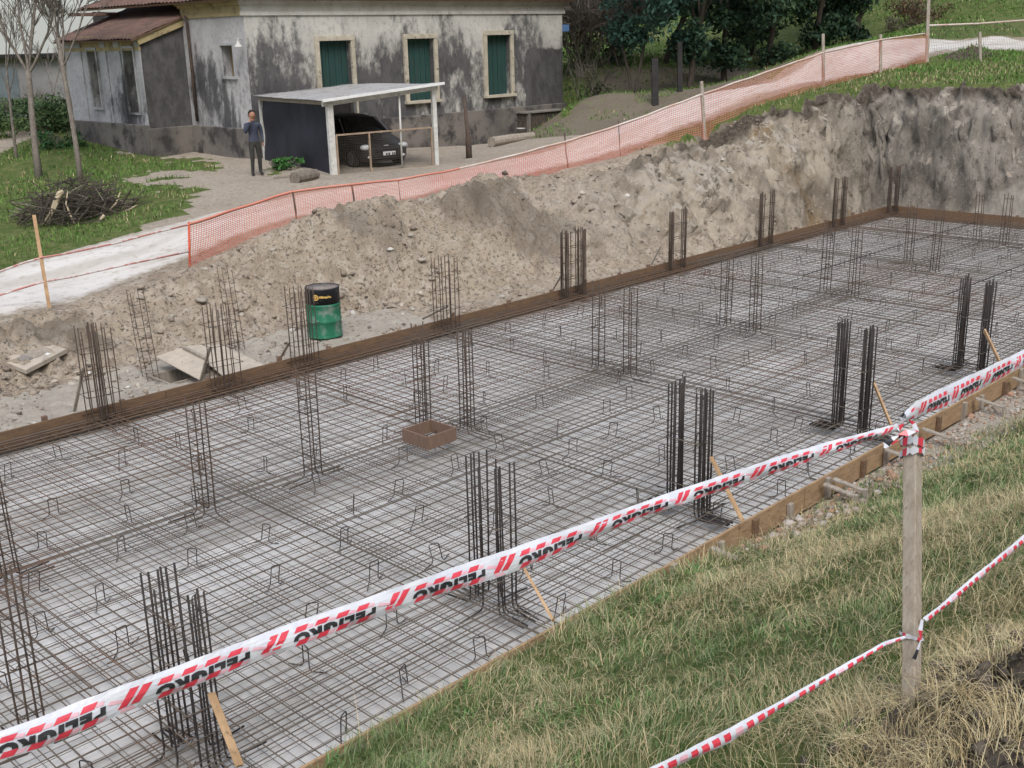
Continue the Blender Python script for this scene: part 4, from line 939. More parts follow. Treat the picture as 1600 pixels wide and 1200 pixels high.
# ------------------------------------------------------------------ site fence
POSTLAB = ['orange wrapped steel rod where the orange net begins', 'dark bent rod in the orange net, first after the orange wrapped rod', 'dark rod in the orange net before the earth mound', 'thin rusty rod in the orange net just behind the earth mound', None, None,
           'crooked dark rod in the orange net right of the house front', 'thin rusty rod in the orange net where the bank turns to grass', 'pale timber stake in the orange net above the steep cut', 'grey timber stake in the orange net on the grass strip, taller left one',
           'grey timber stake in the orange net beside a stump of wood', 'tall grey timber pole where the orange net ends']
PTOP = [(295, 347), (457, 297), (549, 286), (622, 281), (712, 265), (798, 244), (882, 208), (966, 187), (1096, 127), (1286, 53), (1376, 54), (1452, -30)]
NETTOP = [(295, 350), (457, 299), (549, 288), (622, 281), (712, 265), (798, 244), (884, 221), (967, 196), (1098, 147), (1287, 82), (1377, 62), (1449, 52)]
def fence():
    global NETP
    g = 'stakes carrying the site net'
    for i, b in enumerate(FB):
        if POSTLAB[i] is None: continue
        gz0 = gz(b[0], b[1]); dep = (CM.T @ (b - np.array([0, 0, CAMH])))[2] * -1
        t = atd(*PTOP[i], dep)
        wood = i >= 8
        if wood:
            mb = MB(); mb.beam((b[0], b[1], gz0 - .3), t, .085 if i < 11 else .11, .075, taper=.9); o = mb.build('fence_stake', M['wood_grey'], bevel=.006)
        else:
            mb = MB(); k = random.uniform(-.03, .03); mid = (b + t) / 2 + np.array([k, 0, 0]); mb.tube([(b[0], b[1], gz0 - .2), tuple(mid), tuple(t)], .020 if i in (1, 2, 6) else .012, 6)
            if i == 0:
                mb = MB(); mb.tube([(b[0], b[1], gz0 - .2), tuple(t)], .022, 8)
            o = mb.build('fence_rod', M['dark_iron'] if i else M['orange_wrap'], smooth=True)
        tag(o, POSTLAB[i], 'stake', g)
    # net strands: real strips between the base line and the top hem
    bot, top = [], []
    for i, b in enumerate(FB):
        dep = (CM.T @ (b - np.array([0, 0, CAMH])))[2] * -1; t = atd(*NETTOP[i], dep)
        bot.append(np.array([b[0], b[1], min(b[2], gz(b[0], b[1]) + .02)])); top.append(t)
    bot, top = np.array(bot), np.array(top); s = np.concatenate([[0], np.cumsum(np.linalg.norm(np.diff(bot[:, :2], axis=0), axis=1))]); L = s[-1]
    def P(ss, v):
        ss = np.asarray(ss); v = np.asarray(v)
        b = np.stack([np.interp(ss, s, bot[:, k]) for k in range(3)], -1); t = np.stack([np.interp(ss, s, top[:, k]) for k in range(3)], -1)
        g = terrain(b[..., 0].ravel(), b[..., 1].ravel())[0].reshape(b.shape[:-1]); b[..., 2] = np.minimum(b[..., 2], g + .05)
        p = b + (t - b) * v[..., None]
        sag = np.sin(ss * 2.3) * .05 * (1 - v) + np.sin(ss * 5.1 + v * 3) * .025
        p[..., 1] += sag; p[..., 0] += (np.sin(ss * 3.1) * .02) * v; return p
    V, F = [], []; nb = 0
    pitch = .055; nv = 7; vv = np.linspace(0, 1, nv); S = np.arange(.02, L, pitch); w = .0128
    A = P(np.repeat(S[:, None], nv, 1) - w / 2 + .04 * np.sin(vv * 2.5)[None, :], np.repeat(vv[None], len(S), 0)); B = P(np.repeat(S[:, None], nv, 1) + w / 2 + .04 * np.sin(vv * 2.5)[None, :], np.repeat(vv[None], len(S), 0))
    vs = np.stack([A, B], 2).reshape(-1, 3); idx = np.arange(len(S) * nv * 2).reshape(len(S), nv, 2)
    f = np.stack([idx[:, :-1, 0], idx[:, :-1, 1], idx[:, 1:, 1], idx[:, 1:, 0]], -1).reshape(-1, 4); V.append(vs); F.append(f); nb += len(vs)
    N2 = 21; vv2 = np.linspace(.02, 1, N2); SS = np.arange(0, L, .14); w2 = .012
    for v in vv2:
        A = P(SS, np.full_like(SS, v)); B = A.copy(); B[:, 2] += w2
        vs = np.stack([A, B], 1).reshape(-1, 3); idx = np.arange(len(SS) * 2).reshape(len(SS), 2) + nb
        F.append(np.stack([idx[:-1, 0], idx[1:, 0], idx[1:, 1], idx[:-1, 1]], -1)); V.append(vs); nb += len(vs)
    root = thing('site_net', 'long orange plastic safety net strung on stakes along the crest beside the road', 'safety net', tuple(bot[0]))
    npmesh('netting', np.vstack(V) - bot[0], np.vstack(F), M['net'], parent=root)
    mb = MB(); hs = np.arange(0, L, .25); hp = P(hs, np.ones_like(hs))
    mb.tube([tuple(q) for q in hp], .028, 6)
    for i in range(len(mb.f)): mb.mi[i] = 0 if hs[min(i // 6, len(hs) - 1)] > s[4] else 1
    mb.build('top_hem', [M['tape_hem'], M['net']], root, smooth=True)
fence()
def far_fence():
    # continues right of the tall pole: grey wire with a pale band on top
    pts = [((1449, 97), (1452, 40)), ((1532, 112), (1531, 50)), ((1640, 118), (1640, 28))]
    P0 = [aty(1449, 97, 16.9), atx(1532, 112, 37.2), atx(1640, 100, 42)]
    deps = [(CM.T @ (b - np.array([0, 0, CAMH])))[2] * -1 for b in P0]
    tops = [atd(*q[1], d) for q, d in zip(pts, deps)]
    g1 = gz(P0[1][0], P0[1][1]); mb = MB(); mb.beam((P0[1][0], P0[1][1], g1 - .3), tops[1], .085, .075, taper=.9)
    tag(mb.build('fence_stake', M['wood_grey'], bevel=.006), 'grey timber stake at the right beside the dark soil heap', 'stake', 'stakes carrying the site net')
    c = [atd(1452, 40, deps[0]), atd(1530, 37, deps[0] + 3), atd(1610, 31, deps[0] + 5.5), atd(1700, 26, deps[0] + 8)]
    mb = MB(); mb.tube([tuple(p) for p in c], .035, 6); tag(mb.build('fence_band', M['tape_hem'], smooth=True), 'pale band stretched from the tall pole off to the right', 'fence band')
    mb = MB()
    for k in range(0, 90):
        u = k / 89; i = min(int(u * 3), 2); q = c[i] + (c[i + 1] - c[i]) * (u * 3 - i); g = gz(q[0], q[1]); mb.tube([(q[0], q[1], g), tuple(q)], .004, 3, False)
    for v in (.2, .4, .6, .8):
        mb.tube([(p[0], p[1], gz(p[0], p[1]) + (p[2] - gz(p[0], p[1])) * v) for p in c], .004, 3, False)
    tag(mb.build('wire_mesh', M['wire_grey']), 'thin grey wire mesh hanging under the pale band at the right', 'wire mesh')
far_fence()
def stub(px, py, h, w, label, mat, rz=0, name='peg'):
    p = on(px, py, 3.5 if px > 1000 else 1.0); mb = MB(); mb.box((p[0], p[1], p[2] + h / 2 - .05), (w, w, h + .1), rz); tag(mb.build(name, M[mat], bevel=.006), label, 'peg')
stub(1415, 122, .33, .05, 'short white peg on the grass strip above the cut', 'white_paint')
stub(1366, 82, .85, .16, 'short thick wooden stump beside a fence stake', 'wood_grey', .3, 'stump')
def left_stake():
    b = on(78, 484, .8); t = atd(53, 336, (CM.T @ (b - np.array([0, 0, CAMH])))[2] * -1); mb = MB(); mb.beam((b[0], b[1], b[2] - .25), t, .06, .05)
    tag(mb.build('fence_stake', M['wood_new'], bevel=.004), 'pale new timber stake leaning left at the white road, tapes tied to it', 'stake', 'stakes carrying the site net')
    d = (CM.T @ (b - np.array([0, 0, CAMH])))[2] * -1; d2 = (CM.T @ (FB[0] - np.array([0, 0, CAMH])))[2] * -1
    for pts, lab in (([(-90, 452), (0, 424), (35, 411), (66, 402), (100, 397), (180, 380), (240, 364), (295, 351)], 'thin faded red and white tape beside the road, upper of two'),
                     ([(-90, 486), (0, 461), (35, 450), (68, 440), (110, 433), (200, 413), (295, 393)], 'thin faded red and white tape beside the road, lower of two')):
        mb = MB(); mb.tube([tuple(atd(x, y, d + (d2 - d) * max(0, min(1, (x - 66) / 229)))) for x, y in pts], .018, 5); tag(mb.build('road_tape', M['tape_far'], smooth=True), lab, 'tape', 'thin tapes along the road')
left_stake()
# ------------------------------------------------------------------ house
HX, HY, HZ = 19.7, 30.9, 1.35        # front left corner of the main block
def house():
    r = thing('old_house', 'old plastered house with black mould stains, green shutters and clay tiled roof', 'house', (HX, HY, HZ))
    W, D = 14.5, 10.0; EZ = 4.88     # eave over base
    def wall_with_holes(name, o, ux, uz_max, holes, mat, L, th, nrm):
        """wall as grid panels round openings. o origin, ux unit dir, nrm outward"""
        us = sorted({0, L, *[h[0] for h in holes], *[h[1] for h in holes]}); zs = sorted({-.6, uz_max, *[h[2] for h in holes], *[h[3] for h in holes]})
        mb = MB(); o, ux, nrm = Vector(o), Vector(ux), Vector(nrm)
        for i in range(len(us) - 1):
            for j in range(len(zs) - 1):
                uc, zc = (us[i] + us[i + 1]) / 2, (zs[j] + zs[j + 1]) / 2
                if any(h[0] < uc < h[1] and h[2] < zc < h[3] for h in holes): continue
                p = [o + ux * us[i] + Vector((0, 0, zs[j])), o + ux * us[i + 1] + Vector((0, 0, zs[j])), o + ux * us[i + 1] + Vector((0, 0, zs[j + 1])), o + ux * us[i] + Vector((0, 0, zs[j + 1]))]
                mb.add(p, [(0, 1, 2, 3)])
        for h in holes:                                   # reveals
            a = [o + ux * h[0] + Vector((0, 0, h[2])), o + ux * h[1] + Vector((0, 0, h[2])), o + ux * h[1] + Vector((0, 0, h[3])), o + ux * h[0] + Vector((0, 0, h[3]))]
            b = [q - nrm * th for q in a]
            for k in range(4): mb.add([a[k], a[(k + 1) % 4], b[(k + 1) % 4], b[k]], [(0, 1, 2, 3)])
        return mb.build(name, M[mat], r, local=True)
    # openings of the front: x0, x1, z0, z1 (over base)
    fr = [(2.70, 3.98, 1.0, 3.66), (6.42, 7.66, 1.57, 3.66), (10.28, 11.52, 1.57, 3.72)]
    wall_with_holes('front_wall', (0, 0, 0), (1, 0, 0), EZ, fr, 'wall_front', W, .28, (0, -1, 0))
    sw = [(.70, 1.40, 2.65, 3.60)]
    wall_with_holes('side_wall', (0, 0, 0), (0, 1, 0), EZ + .1, sw, 'wall_side', 3.72, .3, (-1, 0, 0))
    mb = MB(); mb.add([(W, 0, -.6), (W, D, -.6), (W, D, EZ), (W, 0, EZ)], [(0, 1, 2, 3)]); mb.add([(0, D, -.6), (W, D, -.6), (W, D, EZ), (0, D, EZ)], [(0, 1, 2, 3)]); mb.build('rear_wall', M['wall_front'], r, local=True)
    # wing: front wall at y=3.7 from x=-1.6 to 0, side wall along y
    ww = [(.42, 1.08, 1.55, 3.58), (3.05, 3.68, 1.65, 3.56)]
    mb = MB(); y = 3.7; x0 = -1.58; zl = 3.9; zr = zl + 1.58 * .35
    mb.add([(x0, y, -.6), (0, y, -.6), (0, y, zr), (x0, y, zl)], [(0, 1, 2, 3)]); mb.build('wing_end_wall', M['wall_black'], r, local=True)
    wall_with_holes('wing_wall', (x0, y, 0), (0, 1, 0), zl, ww, 'wall_wing', 5.4, .35, (-1, 0, 0))
    mb = MB(); mb.add([(x0, y + 5.4, -.6), (2, y + 5.4, -.6), (2, y + 5.4, 5.2), (x0, y + 5.4, zl)], [(0, 1, 2, 3)]); mb.build('wing_rear_wall', M['wall_wing'], r, local=True)
    for (a, b) in ((.0, .30), (1.35, 1.75), (2.35, 2.75), (4.2, 5.4)):   # pale pilaster bands of the wing
        mb = MB(); mb.box((x0 - .02, y + (a + b) / 2, 2.45), (.05, b - a, 2.9)); mb.build('pilaster', M['wall_wing'], r, local=True)
    # plinth, stepped out
    mb = MB()
    mb.box((W / 2, -.06, .25), (W + .16, .16, 1.62)); mb.build('plinth', M['plinth'], r, local=True, bevel=.02)
    mb = MB(); mb.box((-.06, 1.82, .25), (.16, 3.70, 1.64)); mb.build('plinth', M['plinth'], r, local=True, bevel=.02)
    mb = MB(); mb.box((x0 / 2 - .05, y - .07, .25), (1.58 + .1, .16, 1.62)); mb.box((x0 - .065, y + 2.7, .3), (.16, 5.5, 1.74)); mb.build('plinth', M['plinth'], r, local=True, bevel=.02)
    # cornice: stacked mouldings
    def corn(name, p0, p1, out, mat, z):
        mb = MB(); p0, p1, out = Vector(p0), Vector(p1), Vector(out)
        for dz, hh, pr in ((-.42, .12, .05), (-.30, .22, .02), (-.10, .10, .10), (-.02, .08, .17)):
            c = (p0 + p1) / 2 + out * (pr / 2) + Vector((0, 0, z + dz + hh / 2 - .02)); d = p1 - p0
            sz = (abs(d.x) + pr if abs(d.x) > .1 else pr, abs(d.y) + pr if abs(d.y) > .1 else pr, hh - .002); mb.box(c, sz)
        mb.build(name, M[mat], r, local=True)
    corn('cornice', (-.1, 0, 0), (W + .1, 0, 0), (0, -1, 0), 'cornice', EZ + .02)
    corn('cornice', (0, 0, 0), (0, 3.7, 0), (-1, 0, 0), 'cornice_ochre', EZ + .02)
    corn('cornice', (x0, y, 0), (x0, y + 5.4, 0), (-1, 0, 0), 'cornice_ochre', zl + .05)
    mb = MB(); mb.beam((x0 - .1, y - .05, zl - .12), (.0, y - .05, zr - .10), .10, .20, up=(0, 0, 1)); mb.build('verge_moulding', M['cornice_ochre'], r, local=True)
    # tiled roofs with real ridges
    def tiled(name, P, U, Vv, S0, S1, parent):
        """P origin, U along the eave, Vv up the slope"""
        P, U, Vv = np.array(P, float), np.array(U, float), np.array(Vv, float); n = np.cross(U, Vv); n /= np.linalg.norm(n)
        if n[2] < 0: n = -n
        Lu, Lv = np.linalg.norm(U), np.linalg.norm(Vv); ku = max(2, int(Lu / .06)); kv = max(2, int(Lv / .12))
        uu, vv = np.meshgrid(np.linspace(0, 1, ku + 1), np.linspace(0, 1, kv + 1))
        q = P + uu[..., None] * U + vv[..., None] * Vv + (vv * (1 - uu))[..., None] * np.array(S0) - (vv * uu)[..., None] * np.array(S1)
        rid = .045 * np.abs(np.sin(uu * Lu * math.pi / .24)) + .022 * ((vv * Lv / .36) % 1) + vnoise(uu * Lu * 1.2, vv * Lv * 1.2, 4) * .05
        q = q + rid[..., None] * n; idx = np.arange(q.shape[0] * q.shape[1]).reshape(q.shape[:2])
        F = np.stack([idx[:-1, :-1], idx[:-1, 1:], idx[1:, 1:], idx[1:, :-1]], -1).reshape(-1, 4)
        o = npmesh(name, q.reshape(-1, 3), F, M['roof'], parent=parent); sl = MB()
        c = [P - n * .02, P + U - n * .02, P + U + Vv - n * .02 - np.array(S1), P + Vv - n * .02 + np.array(S0)]; quad_slab(sl, c, .05); sl.build('soffit', M['wood_old_dark'], o, local=True)
        return o
    tiled('roof', (-.35, -.32, EZ + .08), (W + .7, 0, 0), (0, 5.4, 2.3), (5.4, 0, 0), (5.4, 0, 0), r)
    tiled('roof', (-.35, -.32, EZ + .08), (0, 10.8, 0), (5.4, 0, 2.3), (0, 5.4, 0), (0, 5.4, 0), r)
    tiled('roof', (x0 - .35, y - .14, zl - .04), (0, 5.75, 0), (4.2, 0, 1.52), (0, 0, 0), (0, 0, 0), r)
    mb = MB(); mb.box((x0 + 1.0, y + 5.0, 4.75), (1.6, .6, .10), 0); mb.build('ridge_tile', M['roof'], r, local=True)
    # openings
    def front_win(h, i):
        x0_, x1_, z0, z1 = h; f = MB()
        t = .16
        for c, d in ((((x0_ - t / 2), -.03, (z0 + z1) / 2), (t, .10, z1 - z0)), (((x1_ + t / 2), -.03, (z0 + z1) / 2), (t, .10, z1 - z0)), (((x0_ + x1_) / 2, -.035, z1 + t / 2), (x1_ - x0_ + 2 * t, .11, t))): f.box(c, d)
        fo = f.build('window', M['cream_trim'], r, local=True, bevel=.008)
        mb = MB(); n = 10
        for k in range(n):
            a = x0_ + (x1_ - x0_) * k / n; b = x0_ + (x1_ - x0_) * (k + 1) / n; mb.box(((a + b) / 2, .20 + (.012 if k % 2 else 0), (z0 + z1) / 2), (b - a - .012, .04, z1 - z0))
        mb.box(((x0_ + x1_) / 2, .235, (z0 + z1) / 2), (x1_ - x0_, .02, z1 - z0))
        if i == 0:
            m3 = MB(); m3.box(((x0_ + x1_) / 2, .17, 1.58), (x1_ - x0_, .03, 1.16)); m3.build('painted_dark_opening', M['black_post'], fo, local=True)  # black sheet paints the darkness of the door's open lower half
        mb.build('shutter', M['green_shutter'], fo, local=True)
        mb = MB(); mb.box(((x0_ + x1_) / 2, -.05, z0 - .05), (x1_ - x0_ + 2 * t + .08, .22, .10)); mb.build('sill', M['cream_trim'], fo, local=True, bevel=.008)
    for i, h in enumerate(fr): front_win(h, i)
    def side_win(o, a, b, z0, z1):
        f = MB(); t = .07
        for (yy, zz, dy, dz) in ((a - t / 2, (z0 + z1) / 2, t, z1 - z0 + 2 * t), (b + t / 2, (z0 + z1) / 2, t, z1 - z0 + 2 * t), ((a + b) / 2, z1 + t / 2, b - a, t), ((a + b) / 2, z0 - t / 2, b - a, t)): f.box((o - .03, yy, zz), (.10, dy, dz))
        fo = f.build('window', M['wall_wing'], r, local=True)
        mb = MB(); mb.box((o + .30, (a + b) / 2, (z0 + z1) / 2), (.03, b - a, z1 - z0)); mb.build('blind', M['hole'], fo, local=True)
    side_win(0, .70, 1.40, 2.65, 3.60)
    for h in ww: side_win(x0, y + h[0], y + h[1], h[2], h[3])
    # rain pipe in the inner corner, lamp on the corner
    mb = MB(); mb.tube([(-.12, 3.3, 4.55), (-.08, 3.25, 4.3), (-.07, 3.25, 3.1), (-.07, 3.27, 1.2)], .05, 8); mb.build('rain_pipe', M['dark_iron'], r, local=True, smooth=True)
    mb = MB(); mb.tube([(0, .18, 3.75), (-.18, .14, 3.80), (-.22, .1, 3.72)], .015, 6); mb.lathe([(.03, 3.72), (.05, 3.66), (.14, 3.56), (.14, 3.54)], 16, (-.22, .1, 0)); mb.build('wall_lamp', M['white_paint'], r, local=True, smooth=True)
house()
def wall_bits():
    # log and trough against the plinth, bucket
    def hp(px, py, z): return at(px, py, z)
    a, b = at(768, 222, 1.62), at(832, 213, 1.62); mb = MB(); mb.tube([a, (a + b) / 2 + np.array([0, .02, .01]), b], [.17, .165, .15], 12); tag(mb.build('log', M['wood_grey'], smooth=False), 'long grey log lying on the ground against the house front', 'log')
    p = at(848, 205, 1.50); r = thing('stone_trough', 'dark stone trough with pale top slab against the house front at its right end', 'trough', (p[0], 30.2, 1.4))
    xa, xb = aty(822, 200, 30.3)[0], aty(880, 195, 30.3)[0]; w = xb - xa; xc = (xa + xb) / 2
    mb = MB(); mb.box((xc, 30.52, 1.78), (w, .50, .78)); mb.build('body', M['soil_dark'], r, bevel=.02)
    mb = MB(); mb.box((xc, 30.50, 2.20), (w + .14, .62, .07)); mb.build('top_slab', M['concrete_old'], r, bevel=.015)
    for x in (xa + .08, xb - .12):
        mb = MB(); mb.box((x, 30.22, 1.78), (.12, .1, .76)); mb.build('pier', M['plinth'], r)
    p = at(814, 213, 1.55); mb = MB(); mb.lathe([(.12, 0), (.165, .30), (.175, .30), (.175, .33), (.15, .33), (.11, .04)], 18, (p[0], p[1], gz(p[0], p[1]) + .01)); tag(mb.build('bucket', M['galv'], smooth=True), 'small grey bucket on the ground beside the dark trough', 'bucket')
    p = on(733, 247, 1.5); t = p + np.array([-.12, 0, 1.85]); mb = MB(); mb.tube([(p[0], p[1], p[2] - .2), (p[0], p[1], p[2] + .62), (p[0] - .02, p[1], p[2] + .66), tuple(t)], [.10, .095, .06, .055], 10)
    tag(mb.build('iron_post', M['dark_iron'], smooth=True), 'rusty iron post standing alone in front of the house', 'post')
    a, b = on(462, 280, 1.5), on(492, 273, 1.5); a = at(460, 279, 1.62); b = at(493, 272, 1.62); mb = MB(); mb.tube([a, (a + b) / 2, b], [.16, .165, .14], 12); tag(mb.build('log', M['bark'], smooth=False), 'short thick log lying beside the carport tarp', 'log')
    a, b = at(428, 276, 1.54), at(455, 274, 1.54); mb = MB(); mb.beam(a, b, .09, .05); tag(mb.build('plank', M['wood_grey'], bevel=.005), 'pale plank lying in the grass left of the short log', 'plank')
    p = at(883, 44, 4.7); p = aty(883, 44, 30.95); mb = MB(); mb.box((p[0], p[1] - .02, p[2]), (.36, .10, .26), .1)
    mb.m = 1; mb.tube([(p[0] - .12, p[1] + .02, p[2]), (p[0] - .45, p[1] + .1, p[2] - .02)], .02, 6); tag(mb.build('meter_box', [M['blue'], M['dark_iron']], bevel=.01), 'small blue box fixed at the right corner of the house', 'meter box')
wall_bits()

# ------------------------------------------------------------------ carport, car, person
CO, CA = Vector((18.57, 25.2, 1.42)), math.radians(-10.8)
def carport():
    r = thing('carport', 'low carport of white posts with sheet metal roof, navy side tarp and timber gate', 'carport', CO, CA)
    L = 5.4
    def post(x, y, h, w, mat='white_paint'):
        mb = MB(); mb.beam((x, y, -.3), (x, y, h), w, w * .9); mb.build('post', M[mat], r, local=True, bevel=.01)
    post(-.08, 0, 1.98, .17); post(3.2, 0, 2.22, .13); post(.18, L, 1.9, .12); post(3.4, L, 2.1, .12)
    mb = MB(); mb.beam((-.3, -.02, 1.98), (3.34, -.02, 2.263), .06, .16); mb.build('front_beam', M['white_paint'], r, local=True, bevel=.008)
    mb = MB(); mb.beam((-.12, 0, 1.98), (.15, L, 1.93), .06, .10); mb.beam((3.2, 0, 2.2), (3.5, L, 2.12), .06, .10); mb.build('side_beam', M['wood_grey'], r, local=True)
    # corrugated roof
    ku, kv = 120, 10; uu, vv = np.meshgrid(np.linspace(0, 1, ku + 1), np.linspace(0, 1, kv + 1))
    A, B, C, D = [np.array(p) for p in ((-.36, -.22, 2.06), (3.40, -.22, 2.35), (3.62, L + .1, 2.23), (.0, L + .1, 2.02))]
    q = A * ((1 - uu) * (1 - vv))[..., None] + B * (uu * (1 - vv))[..., None] + C * (uu * vv)[..., None] + D * ((1 - uu) * vv)[..., None]
    q[..., 2] += .018 * np.sin(uu * 3.9 / .11 * 2 * math.pi) + vnoise(uu * 7, vv * 4, 6) * .05
    idx = np.arange(q.shape[0] * q.shape[1]).reshape(q.shape[:2]); F = np.stack([idx[:-1, :-1], idx[:-1, 1:], idx[1:, 1:], idx[1:, :-1]], -1).reshape(-1, 4)
    ro = npmesh('roof', q.reshape(-1, 3), F, M['galv'], parent=r, smooth=True)
    so = ro.modifiers.new('sheet', 'SOLIDIFY'); so.thickness = .012
    mb = MB(); mb.beam((-.38, -.25, 2.065), (3.43, -.25, 2.362), .05, .07); mb.build('roof_flashing', M['plate'], r, local=True)
    # tarp on the left side: sagging sheet
    n, m = 22, 12; vs = []
    for i in range(n + 1):
        for j in range(m + 1):
            u, v = i / n, j / m; vs.append((-.02 + .27 * u - .06 + .05 * math.sin(u * 11 + v * 2) + .03 * math.sin(v * 9 + u * 4), .10 + (L - .2) * u, -.03 + v * 1.95))
    mb = MB(); mb.add(vs, [(i * (m + 1) + j, (i + 1) * (m + 1) + j, (i + 1) * (m + 1) + j + 1, i * (m + 1) + j + 1) for i in range(n) for j in range(m)]); mb.build('side_tarp', M['tarp'], r, local=True, smooth=True)
    # gate with fine wire
    gb = MB(); zt = 1.13
    for a, b in (((.03, 0, .04), (.03, 0, zt)), ((3.03, 0, .06), (3.03, 0, zt + .02)), ((.03, 0, zt), (3.03, 0, zt + .02)), ((.03, 0, .05), (3.03, 0, .06)), ((1.03, 0, .05), (1.03, 0, zt))): gb.beam((a[0], -.08, a[2]), (b[0], -.08, b[2]), .045, .05, up=(0, 1, 0))
    g = gb.build('gate', M['gate_wood'], r, local=True, bevel=.004)
    mb = MB()
    for k in range(46): mb.box((.07 + k * .064, -.09, .58), (.0028, .0028, 1.06))
    for k in range(16): mb.box((1.53, -.09, .1 + k * .064), (2.96, .0028, .0028))
    mb.build('wire', M['wire_grey'], g, local=True)
    mb = MB(); mb.tube([(2.04, -.05, -.1), (2.06, -.05, 2.12)], .028, 8); mb.build('prop_pole', M['white_paint'], r, local=True, smooth=True)
carport()
def loc2w(x, y, z): c, s = math.cos(CA), math.sin(CA); return Vector((CO.x + x * c - y * s, CO.y + x * s + y * c, CO.z + z))
def car():
    o = loc2w(1.93, .62, 0.02); r = thing('parked_car', 'dark small car parked nose out under the carport', 'car', o, CA)
    Lg = 3.85
    # station: y, half width, belt z, roof z (== belt for bonnet), roof half width
    st = [(0, .50, .55, .57, .40), (.05, .66, .60, .63, .55), (.18, .76, .66, .70, .62), (.45, .80, .73, .78, .66), (.80, .81, .81, .87, .68), (1.12, .82, .88, .95, .66), (1.28, .82, .90, 1.05, .62), (1.75, .82, .91, 1.36, .56), (2.05, .82, .92, 1.43, .56), (2.7, .82, .94, 1.45, .55), (3.2, .81, .95, 1.38, .53), (3.55, .79, .94, 1.14, .52), (3.75, .75, .92, .97, .55), (3.85, .62, .80, .84, .5)]
    mb = MB(); rings = []
    for (y, w, b, t, rw) in st:
        lo = .24 if .1 < y < 3.7 else .34
        half = [(0, lo - .03), (w * .86, lo - .02), (w * .98, lo + .10), (w, .52), (w * .985, b - .03), (w * .95, b), ((w * .95 + rw) / 2, (b + t) / 2 + .01), (rw, t - .03), (rw * .75, t), (0, t + .012)]
        rings.append([(x, y, z) for x, z in half] + [(-x, y, z) for x, z in half[-2:0:-1]])
    n = len(rings[0]); vs = [p for rg in rings for p in rg]; mb.add(vs, [(i * n + k, i * n + (k + 1) % n, (i + 1) * n + (k + 1) % n, (i + 1) * n + k) for i in range(len(rings) - 1) for k in range(n)])
    mb.add(rings[0], [tuple(range(n))]); mb.add(rings[-1], [tuple(reversed(range(n)))])
    b = mb.build('body', M['car_paint'], r, local=True, smooth=True)
    def pan(name, pts, mat, th=.012):
        m2 = MB(); quad_slab(m2, [np.array(p) for p in pts], th); return m2.build(name, M[mat], r, local=True)
    pan('windscreen', [(-.66, 1.19, .985), (.66, 1.19, .985), (.53, 1.73, 1.375), (-.53, 1.73, 1.375)], 'glass_dark', .02)
    for s in (-1, 1):
        pan('side_window', [(s * .765, 1.50, .98), (s * .775, 2.25, .98), (s * .60, 2.25, 1.38), (s * .60, 1.82, 1.34)], 'glass_dark', .01); pan('side_window', [(s * .775, 2.32, .98), (s * .765, 3.2, 1.0), (s * .585, 3.05, 1.34), (s * .60, 2.32, 1.38)], 'glass_dark', .01)
        m2 = MB(); m2.tube([(s * .72, 1.20, .97), (s * .60, 1.76, 1.37)], .022, 6); m2.build('pillar_trim', M['chrome'], r, local=True)
        m2 = MB(); m2.blob((s * .61, .14, .63), (.165, .12, .088), 2, .05, 1); hl = m2.build('headlight', M['headlamp'], r, local=True, smooth=True); hl.rotation_euler = (0, 0, 0)
        m2 = MB(); m2.blob((s * .88, 1.35, .95), (.09, .05, .06), 2, .05, 2); m2.build('mirror', M['car_paint'], r, local=True, smooth=True)
        m2 = MB(); m2.blob((s * .55, .03, .36), (.07, .05, .045), 1, .02, 4); m2.build('fog_lamp', M['headlamp'], r, local=True, smooth=True)
        for y in (.72, 3.1):
            w = MB(); w.tube([(s * .66, y, .30), (s * .81, y, .30)], .30, 24); wo = w.build('wheel', M['tyre'], r, local=True, smooth=False, bevel=.02)
            w = MB(); w.tube([(s * .80, y, .30), (s * .822, y, .30)], .195, 20)
            for k in range(7): a = 2 * math.pi * k / 7; w.beam((s * .826, y, .30), (s * .826, y + .18 * math.cos(a), .30 + .18 * math.sin(a)), .045, .012, up=(1, 0, 0))
            w.build('rim', M['rim'], wo, local=True)
    m2 = MB(); m2.box((0, -.005, .52), (.72, .05, .09)); m2.build('grille', M['black'], r, local=True, bevel=.01)
    m2 = MB(); m2.box((0, .03, .66), (.16, .03, .03)); m2.build('badge', M['chrome'], r, local=True, bevel=.005)
    m2 = MB(); m2.box((0, -.03, .34), (.9, .05, .10)); m2.build('air_intake', M['black'], r, local=True, bevel=.01)
    m2 = MB(); m2.box((.06, -.045, .43), (.40, .012, .13)); p = m2.build('licence_plate', M['plate'], r, local=True, bevel=.002)
    m2 = MB()
    for k, w in enumerate((.035, .03, .035, .0, .04, .03, .035)):
        if w: m2.box((-.10 + k * .052 + .06 - .005, -.053, .425), (w, .004, .065))
    m2.build('plate_letters', M['black'], p, local=True)
car()
